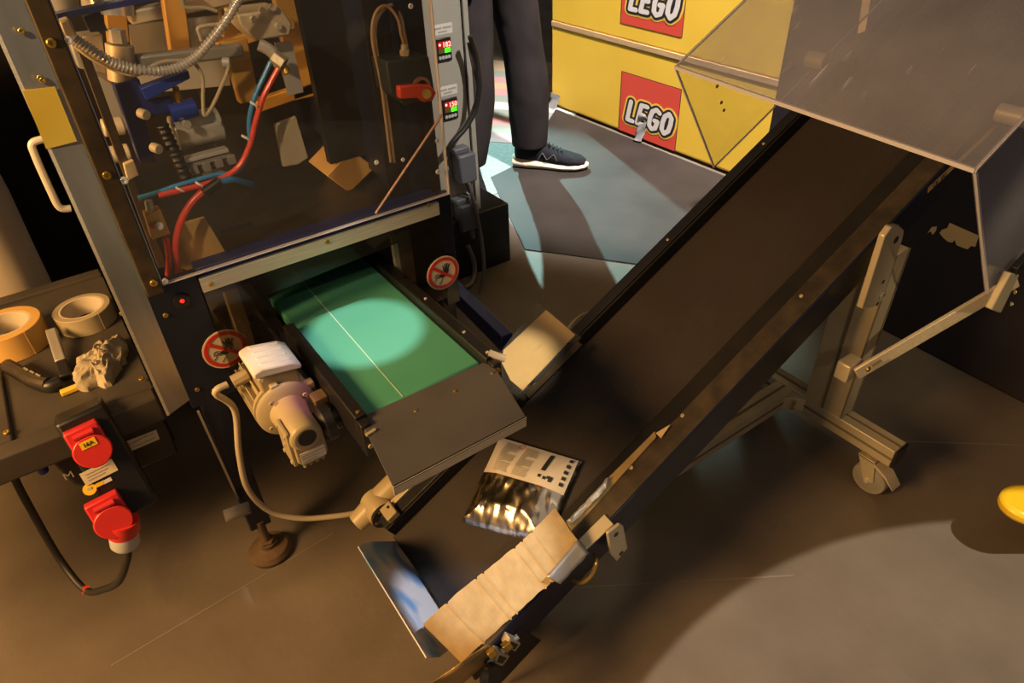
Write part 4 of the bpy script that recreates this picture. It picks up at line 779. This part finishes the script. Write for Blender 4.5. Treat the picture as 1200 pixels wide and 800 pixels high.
obj('sleeve', MB().tube([p + V((0, 0, 0.004)) for p in tq[:4]], 0.0115, 10, 4), 'bar_brown', tl)
sl = MB()
for k in range(3): sl.beam(P(28 + 7 * k, 431 + 3.5 * k, 2, zt + 0.027), P(33 + 7 * k, 434 + 3.5 * k, 2, zt + 0.027), 0.003, 0.002)
obj('sleeve_slot', sl, 'steel', tl)
tag(obj('lighter', MB().beam(P(71, 461, 2, zt + 0.006), P(94, 452, 2, zt + 0.006), 0.012, 0.009), 'amber', loc=P(80, 457, 2, zt), bevel=0.002), 'small amber tip of a lighter under the crumpled rag', 'lighter')
rc = P(124, 430, 2, zt)
def ragf(s, t):
    a_ = 2 * math.pi * s; ph = t * math.pi / 2
    rx, ry = 0.040, 0.062
    r_ = 1 + 0.35 * noise.noise(V((math.cos(a_) * 1.6, math.sin(a_) * 1.6, t * 1.2))) + 0.10 * noise.noise(V((math.cos(a_) * 6, math.sin(a_) * 6, t * 5)))
    q3 = V((math.cos(a_) * math.cos(ph), math.sin(a_) * math.cos(ph), 0)); z_ = 0.030 * math.sin(ph) ** 0.6 * (1 + 0.55 * noise.noise(q3 * 2.2 + V((5, 1, 7)))) + 0.012 * math.sin(ph) * abs(noise.noise(q3 * 4.5 + V((1, 8, 2)))) + 0.003 * noise.noise(V((math.cos(a_) * 9 * math.cos(ph), math.sin(a_) * 9 * math.cos(ph), 3)))
    x_, y_ = math.cos(a_) * rx * r_ * math.cos(ph), math.sin(a_) * ry * r_ * math.cos(ph)
    c_, s_ = math.cos(-0.5), math.sin(-0.5)
    return rc + V((x_ * c_ - y_ * s_, x_ * s_ + y_ * c_, max(0.0005, z_)))
tag(obj('rag', MB().grid(ragf, 64, 26), 'rag', loc=rc), 'crumpled beige rag on the black box top', 'rag')

# ------------------------------------------------------------------ cables on and near the floor
tag(obj('motor_cable', MB().tube([V((0.096, 0.95, 0.512)), V((0.075, 0.95, 0.505)), P(275, 480, 1, 0.97), P(280, 530, 1, 0.99), P(290, 572, 1, 1.0), P(315, 598, 1, 1.0), P(350, 607, 1, 0.98), P(390, 605, 1, 0.96), P(420, 600, 1, 0.95), P(436, 592, 1, 0.94)], 0.0055, 12), 'cable_cream', loc=(0.09, 0.98, 0.3)), 'cream cable hanging in a loop from the geared motor', 'cable')
tag(obj('orange_cord', MB().tube([PN(662, 392, -0.01), P(672, 377, 2, 0.26), P(685, 368, 2, 0.24), P(700, 366, 2, 0.22), P(712, 372, 2, 0.18)], 0.004, 10), 'cable_tan', loc=(0.75, 0.95, 0.24)), 'orange brown cord curving out behind the conveyor rail near the clear sheet', 'cord')
tag(obj('yellow_cable', MB().tube([P(672, 680, 1, 0.515), P(683, 682, 1, 0.495), P(694, 672, 1, 0.49), P(699, 657, 1, 0.495), P(696, 650, 1, 0.515)], 0.0035, 10), 'brass', loc=P(690, 675, 1, 0.50)), 'short yellow cable loop under the cardboard flap', 'cable')

# ------------------------------------------------------------------ yellow display box with red logo squares
ld = thing('display_box', (2.6, 2.2, 0), 'large yellow fabric covered box with red square logos', 'box')
LX = 2.29
def fold(z): return 0.0
obj('cover', MB().bx(LX, LX + 0.6, 0.9, 2.925, 0.012, 0.405), 'yellow', ld, 0.012)
obj('cover', MB().bx(LX, LX + 0.6, 0.9, 2.925, 0.42, 1.4), 'yellow', ld, 0.012)
obj('batten', MB().bx(LX - 0.004, LX + 0.59, 0.9, 2.92, 0.400, 0.424), 'wood', ld, 0.002)
def logo(yl, yr, zb, ztp):
    q_ = lambda a_, b_, l: V((LX - 0.0008 - l, yl + (yr - yl) * a_, zb + (ztp - zb) * b_))      # a to the right, b up
    sq = obj('logo_square', MB().prism([q_(-0.012, 0.0, 0), q_(1.012, 0.0, 0), q_(1.012, 1.012, 0), q_(-0.012, 1.012, 0)], (-0.0006, 0, 0)), 'logo_black', ld)
    obj('red_field', MB().prism([q_(0, 0.0, 0.0006), q_(1, 0.0, 0.0006), q_(1, 1, 0.0006), q_(0, 1, 0.0006)], (-0.0006, 0, 0)), 'logo_red', sq)
    # rounded slanted letters, strokes as polylines in a 0..1 square
    sl = lambda x, y: (x + 0.16 * (y - 0.37), y)
    L = [[(0.17, 0.56), (0.17, 0.24), (0.27, 0.24)]]
    Eh = [[(0.46, 0.56), (0.36, 0.56), (0.35, 0.24), (0.46, 0.24)], [(0.36, 0.40), (0.44, 0.40)]]
    G = [[(0.68, 0.53), (0.62, 0.57), (0.56, 0.52), (0.545, 0.40), (0.56, 0.28), (0.61, 0.23), (0.67, 0.26), (0.68, 0.38), (0.63, 0.38)]]
    Oo = [[(0.83, 0.57), (0.775, 0.51), (0.765, 0.40), (0.775, 0.29), (0.83, 0.23), (0.885, 0.29), (0.895, 0.40), (0.885, 0.51), (0.83, 0.57)]]
    def strokes(w, l):
        mb = MB(); th_ = 0.0004
        for pl in L + Eh + G + Oo:
            pl = [sl(*p) for p in pl]
            for (x0, y0), (x1, y1) in zip(pl, pl[1:]):
                l += 0.000012; d = V((x1 - x0, y1 - y0)); n_ = V((-d.y, d.x)).normalized() * w
                mb.prism([q_(x0 + n_.x, y0 + n_.y, l), q_(x1 + n_.x, y1 + n_.y, l), q_(x1 - n_.x, y1 - n_.y, l), q_(x0 - n_.x, y0 - n_.y, l)], (-th_, 0, 0))
            for (x, y) in pl:
                l += 0.000012; mb.prism([q_(x + w * math.cos(t), y + w * math.sin(t), l) for t in [2 * math.pi * k / 14 for k in range(14)]], (-th_, 0, 0))
        return mb
    obj('letter_halo', strokes(0.100, 0.0014), 'logo_yellow', sq, sm=False); obj('letter_outline', strokes(0.072, 0.0022), 'logo_black', sq, sm=False); obj('letters', strokes(0.036, 0.0030), 'logo_white', sq, sm=False)
logo(2.394, 2.030, 0.016, 0.285); logo(2.422, 2.060, 0.490, 0.760)
obj('tape', MB().grid(lambda s, t: V((LX - 0.006 - 0.05 * max(0, t - 0.45), 2.262 - 0.05 * s, 0.125 - 0.13 * t if t < 0.86 else 0.013)) + V((-0.004 * math.sin(t * 14 + s * 3), 0, 0)), 6, 20), 'duct_tape', ld, solid=0.0008)
obj('tape', MB().grid(lambda s, t: V((LX - 0.006 - 0.06 * max(0, t - 0.4), 2.92 - 0.07 * s, 0.075 - 0.08 * min(t, 0.88))) + V((-0.005 * math.sin(t * 9 + s * 4), 0, 0)), 6, 14), 'duct_tape', ld, solid=0.0008)
# dark vinyl mat on the floor in front of it
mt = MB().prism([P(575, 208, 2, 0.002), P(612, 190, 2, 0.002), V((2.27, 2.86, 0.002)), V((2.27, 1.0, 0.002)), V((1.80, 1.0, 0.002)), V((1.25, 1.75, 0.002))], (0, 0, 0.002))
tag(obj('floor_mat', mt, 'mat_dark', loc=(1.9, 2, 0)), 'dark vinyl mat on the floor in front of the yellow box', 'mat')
tag(obj('grey_carpet', MB().bx(1.0, 2.2, 2.2, 2.96, 0.0, 0.0015), 'carpet', loc=(1.6, 2.6, 0)), 'grey green carpet under the standing person', 'carpet')
rg_ = thing('striped_rug', (2.2, 3.6, 0), 'striped pink and green carpet beyond the standing person', 'carpet')
cols = ['rug_pink', 'rug_green', 'rug_pink', 'rug_green', 'rug_white', 'rug_green', 'rug_pink', 'rug_sand', 'rug_pink', 'rug_green', 'rug_sand', 'rug_sand']
for i, c_ in enumerate(cols):
    o_ = V((1.3, 3.05, 0)); d1 = V((0.62, -0.78, 0)).normalized(); d2 = V((0.78, 0.62, 0)).normalized(); p_ = V((1.66, 2.80, 0.001)) + d2 * (0.115 * i)
    obj('stripe', MB().prism([p_ - d1 * 0.9, p_ + d1 * 0.45, p_ + d1 * 0.45 + d2 * 0.115, p_ - d1 * 0.9 + d2 * 0.115], (0, 0, 0.002)), c_, rg_)

# ------------------------------------------------------------------ black cases
bc = thing('flight_case', (2.1, 0.6, 0), 'large black case with a torn paper label behind the conveyor', 'case')
obj('case_body', MB().prism([(1.80, 1.235, 0), (1.762, 0.335, 0), (1.73, -0.5, 0), (2.24, -0.5, 0), (2.27, 1.235, 0)], (0, 0, 1.12)), 'case_black', bc, 0.006)
n_ = V((-1, 0.042, 0)).normalized()
def CP(x, y, l=0.001): return PP(x, y, V((1.80, 1.235, 0)) + n_ * l, n_)
tr_ = [(1113, 261), (1147, 276), (1143, 289), (1138, 288), (1134, 292), (1128, 290), (1121, 287), (1119, 281), (1116, 284), (1111, 283), (1106, 279), (1101, 273), (1104, 269), (1110, 267)]
obj('torn_label', MB().prism([CP(x, y) for x, y in tr_], n_ * 0.0006), 'torn', bc)
obj('torn_scrap', MB().prism([CP(x, y) for x, y in ((1087, 273), (1092, 266), (1098, 265), (1097, 270), (1093, 275), (1091, 271))], n_ * 0.0006), 'torn', bc)
obj('case_tape', MB().prism([CP(1005, 40), CP(1012, -10), CP(1022, -10), CP(1014, 36)], n_ * 0.0006), 'wood', bc)
b2 = thing('black_panel', (-0.5, 2.0, 0), 'tall black panel standing behind the tape rolls', 'panel')
obj('panel', MB().bx(-1.0, 0.03, 2.0, 2.05, 0.0, 1.5), 'black_matt', b2, 0.003)
obj('panel_foot', MB().bx(-0.9, -0.8, 1.9, 2.15, 0, 0.03), 'case_black', b2).location
# pale sack
sc = V((-0.30, 1.72, 0))
def sackf(s, t):
    a_ = 2 * math.pi * s; ph = -math.pi / 2 + math.pi * t
    pw = lambda v_, e_: math.copysign(abs(v_) ** e_, v_)
    d = V((pw(math.cos(a_), 0.55) * pw(math.cos(ph), 0.35), pw(math.sin(a_), 0.55) * pw(math.cos(ph), 0.35), pw(math.sin(ph), 0.6)))
    k = 1 + 0.05 * noise.noise(d * 1.8) + 0.02 * noise.noise(d * 6)
    return V((sc.x, sc.y, 0.47)) + V((d.x * 0.20 * k, d.y * 0.12 * k, d.z * 0.47))
# (the sack stands on the floor behind the box, its top shows above the tape)

# ------------------------------------------------------------------ yellow stool at the edge of view
ys = thing('yellow_stool', (1.45, 0.15, 0), 'rounded yellow plastic seat end standing low over the floor', 'stool')
ZS = 0.16; yc = P(1192, 587, 2, ZS); ya = V((0.80, -0.60, 0)); yb = V((0.60, 0.80, 0))
def capsule(r, L_, n=16): return [yc + ya * (r - 0.0) + ya * (-r * math.cos(t)) + yb * (r * math.sin(t)) for t in [-math.pi / 2 + math.pi * k / n for k in range(n + 1)]][::-1] 
oc_ = [yc + ya * (0.03 - 0.055 * math.cos(t)) + yb * (0.045 * math.sin(t)) for t in [-math.pi / 2 + math.pi * k / 16 for k in range(17)]] + [yc + ya * 0.30 + yb * 0.045, yc + ya * 0.30 - yb * 0.045]
obj('seat', MB().prism(oc_, (0, 0, -0.025)), 'yellow_plastic', ys, 0.008)
for t_ in (0.20, 0.26): obj('leg', MB().cyl(yc + ya * t_ + V((0, 0, -0.02)), V((yc.x + ya.x * t_, yc.y + ya.y * t_, 0)), 0.015, n=14), 'yellow_plastic', ys)

# ------------------------------------------------------------------ standing person
pe = thing('person', (1.68, 2.36, 0), 'person in dark grey trousers and black running shoes standing beside the yellow box', 'person')
fdv = V((0.66, -0.75, 0)).normalized(); sdv = V((fdv.y, -fdv.x, 0))     # facing, and to the figure's right
hR = P(622, 172, 2, 0.09); hL = V((1.395, 2.33, 0.09))
hip = (V((hR.x, hR.y, 0)) + V((hL.x, hL.y, 0))) / 2 - fdv * 0.05
def skin_body():
    pts = []; rad = []; ed = []
    def add(p, r, par=None):
        pts.append(V(p)); rad.append(r); 
        if par is not None: ed.append((par, len(pts) - 1))
        return len(pts) - 1
    pel = add(hip + V((0, 0, 0.95)), (0.15, 0.12)); ab = add(hip + V((0, 0, 1.12)), (0.14, 0.11), pel); ch = add(hip + V((0, 0, 1.35)), (0.16, 0.12), ab)
    nk = add(hip + V((0, 0, 1.53)), (0.06, 0.06), ch); n2 = add(hip + V((0, 0, 1.60)) + fdv * 0.01, (0.055, 0.055), nk); hd = add(hip + V((0, 0, 1.70)) + fdv * 0.02, (0.085, 0.10), n2); add(hip + V((0, 0, 1.80)) + fdv * 0.02, (0.07, 0.085), hd)
    lat = (V((hR.x, hR.y, 0)) - V((hL.x, hL.y, 0))); lat.z = 0; lat.normalize()
    for sg, an in ((1, hR), (-1, hL)):
        h_ = add(hip + lat * 0.095 * sg + V((0, 0, 0.88)), (0.085, 0.085), pel)
        kx = V((an.x, an.y, 0)).lerp(hip + lat * 0.095 * sg, 0.5) + fdv * 0.03
        k_ = add(kx + V((0, 0, 0.50)), (0.06, 0.06), h_); a_ = add(V((an.x, an.y, 0.10)), (0.038, 0.038), k_); add(V((an.x, an.y, 0.045)) + (fdv if sg > 0 else V((-0.45, -0.89, 0))) * 0.08, (0.035, 0.03), a_)
        s_ = add(hip + lat * 0.20 * sg + V((0, 0, 1.45)), (0.06, 0.06), ch); e_ = add(hip + lat * 0.26 * sg + V((0, 0, 1.15)), (0.042, 0.042), s_); w_ = add(hip + lat * 0.25 * sg + fdv * 0.12 + V((0, 0, 0.93)), (0.028, 0.028), e_)
        hn = add(hip + lat * 0.25 * sg + fdv * 0.16 + V((0, 0, 0.86)), (0.035, 0.02), w_)
        for k in range(4): f1 = add(pts[hn] + fdv * (0.03 - 0.018 * k) + V((0, 0, -0.035)), (0.009, 0.009), hn); add(pts[f1] + fdv * 0.006 + V((0, 0, -0.05 + 0.006 * abs(k - 1))), (0.008, 0.008), f1)
        t1 = add(pts[hn] + fdv * 0.045 + V((0, 0, 0.01)), (0.010, 0.010), hn); add(pts[t1] + fdv * 0.02 + V((0, 0, -0.03)), (0.009, 0.009), t1)
    me = bpy.data.meshes.new('body'); base = wpos(pe); me.from_pydata([p - base for p in pts], ed, []); me.update(); me.materials.append(MATS['skin'])
    o = bpy.data.objects.new('body', me); C.objects.link(o); o.parent = pe
    md = o.modifiers.new('skin', 'SKIN'); md.use_smooth_shade = True
    for i, r in enumerate(rad): me.skin_vertices[0].data[i].radius = r
    me.skin_vertices[0].data[0].use_root = True
    md = o.modifiers.new('sub', 'SUBSURF'); md.levels = 1; md.render_levels = 2; return lat
lat = skin_body()
def loft(rings, n=24):
    mb = MB(); vs = []; fs = []
    for (c_, a_, b_, sd) in rings:
        for k in range(n):
            t = 2 * math.pi * k / n; wv = 1 + 0.05 * noise.noise(V((math.cos(t) * 1.5, math.sin(t) * 1.5, c_.z * 11 + sd))) + 0.035 * noise.noise(V((math.cos(t) * 4 + sd, math.sin(t) * 4, c_.z * 26)))
            vs.append(c_ + (fdv * math.cos(t) * a_ + sdv * math.sin(t) * b_) * wv)
    for i in range(len(rings) - 1): fs += [(i * n + k, i * n + (k + 1) % n, (i + 1) * n + (k + 1) % n, (i + 1) * n + k) for k in range(n)]
    return mb.add(vs, fs)
tr = MB()
for sg, an, sd in ((1, hR, 0), (-1, hL, 5)):
    top = hip + lat * 0.085 * sg; rings = []
    for i in range(30):
        f = i / 29; z = 0.10 + 0.76 * f; b_ = V((an.x, an.y, 0)) - fdv * 0.005
        c_ = b_.lerp(top, f) + fdv * 0.035 * math.sin(f * math.pi) + V((0, 0, z))
        w_ = 0.070 + 0.006 * math.sin(f * 6) + 0.012 * f + 0.04 * max(0, f - 0.5) ** 1.2 * 2
        rings.append((c_, w_ * 1.08, w_, sd))
    l_ = loft(rings); tr.add(l_.v, l_.f)
l_ = loft([(hip + V((0, 0, z)), a_, b_, 9) for z, a_, b_ in ((0.72, 0.03, 0.06), (0.78, 0.09, 0.15), (0.84, 0.125, 0.185), (0.92, 0.135, 0.19), (1.0, 0.12, 0.175), (1.04, 0.115, 0.17))]); tr.add(l_.v, l_.f)
obj('trousers', tr, 'trousers', pe, solid=0.003, subsurf=1)
l_ = loft([(hip + V((0, 0, z)), a_, b_, 3) for z, a_, b_ in ((0.98, 0.14, 0.20), (1.15, 0.135, 0.185), (1.35, 0.14, 0.21), (1.46, 0.11, 0.20), (1.52, 0.07, 0.09))]); obj('shirt', l_, 'shirt', pe, solid=0.003, subsurf=1)
obj('hair', MB().lathe(hip + V((0, 0, 1.74)) + fdv * 0.005, (0, 0, 1), [(-0.04, 0.088), (0.0, 0.098), (0.05, 0.09), (0.085, 0.05), (0.095, 0)], 24), 'hair', pe)
for sg in (-1, 1): obj('eye', MB().lathe(hip + V((0, 0, 1.70)) + fdv * 0.105 + lat * 0.032 * sg, fdv, [(0, 0.012), (0.006, 0.009), (0.008, 0)], 12), 'white', pe)
obj('nose', MB().lathe(hip + V((0, 0, 1.69)) + fdv * 0.12, (fdv * 0.3 + V((0, 0, -1))), [(-0.03, 0.004), (0.01, 0.014), (0.018, 0.008), (0.02, 0)], 12), 'skin', pe)
obj('mouth', MB().obox(hip + V((0, 0, 1.645)) + fdv * 0.108, lat * 0.022, fdv * 0.004, (0, 0, 0.005)), 'red', pe)
def shoe(an, fdir):
    fdir = V(fdir).normalized(); sd = V((fdir.y, -fdir.x, 0)); base = V((an.x, an.y, 0)) - fdir * 0.075
    def ring(x, w_, z0, z1, n=20): return [base + fdir * x + sd * (w_ * math.cos(t)) + V((0, 0, z0 + (z1 - z0) * (0.5 + 0.5 * math.sin(t)))) for t in [2 * math.pi * k / n for k in range(n)]]
    def hull(secs, n=20):
        vs = []; fs = []
        for s_ in secs: vs += ring(*s_, n)
        for i in range(len(secs) - 1): fs += [(i * n + k, i * n + (k + 1) % n, (i + 1) * n + (k + 1) % n, (i + 1) * n + k) for k in range(n)]
        fs += [tuple(range(n))[::-1], tuple((len(secs) - 1) * n + k for k in range(n))]; return MB().add(vs, fs)
    up = hull([(0.006, 0.018, 0.03, 0.10), (0.02, 0.036, 0.028, 0.125), (0.06, 0.042, 0.026, 0.132), (0.11, 0.042, 0.026, 0.125), (0.15, 0.044, 0.024, 0.105), (0.20, 0.050, 0.022, 0.085), (0.25, 0.052, 0.022, 0.072), (0.29, 0.042, 0.024, 0.062), (0.315, 0.022, 0.028, 0.048)])
    so_ = obj('shoe', up, 'shoe', pe, label='black running shoe with pale sole')
    sl_ = hull([(-0.008, 0.02, 0.008, 0.05), (0.0, 0.038, 0.002, 0.056), (0.06, 0.046, 0.001, 0.05), (0.14, 0.046, 0.001, 0.044), (0.22, 0.055, 0.001, 0.04), (0.28, 0.050, 0.004, 0.038), (0.315, 0.03, 0.010, 0.036), (0.328, 0.012, 0.016, 0.034)])
    obj('sole', sl_, 'sole', so_)
    lc = MB()
    for k in range(5): lc.beam(base + fdir * (0.135 + 0.017 * k) - sd * 0.022 + V((0, 0, 0.112 - 0.0065 * k)), base + fdir * (0.145 + 0.017 * k) + sd * 0.022 + V((0, 0, 0.112 - 0.0065 * k)), 0.006, 0.005)
    obj('laces', lc, 'shoe', so_)
    z = MB()
    for p0, p1 in (((0.11, 0.045), (0.135, 0.085)), ((0.135, 0.085), (0.155, 0.055)), ((0.155, 0.055), (0.185, 0.080)), ((0.185, 0.080), (0.20, 0.05))):
        z.beam(base + fdir * p0[0] + sd * 0.0475 + V((0, 0, p0[1])), base + fdir * p1[0] + sd * 0.0485 + V((0, 0, p1[1])), 0.003, 0.002)
    obj('side_mark', z, 'cable_grey', so_)
shoe(hR, fdv); shoe(hL, V((-0.45, -0.89, 0)))

# the sack last: it leans behind the box
sk_ = MB().grid(sackf, 40, 24)
tag(obj('pale_sack', sk_, 'sack', loc=(sc.x, sc.y, 0)), 'pale bulging sack standing behind the tan tape roll', 'sack')
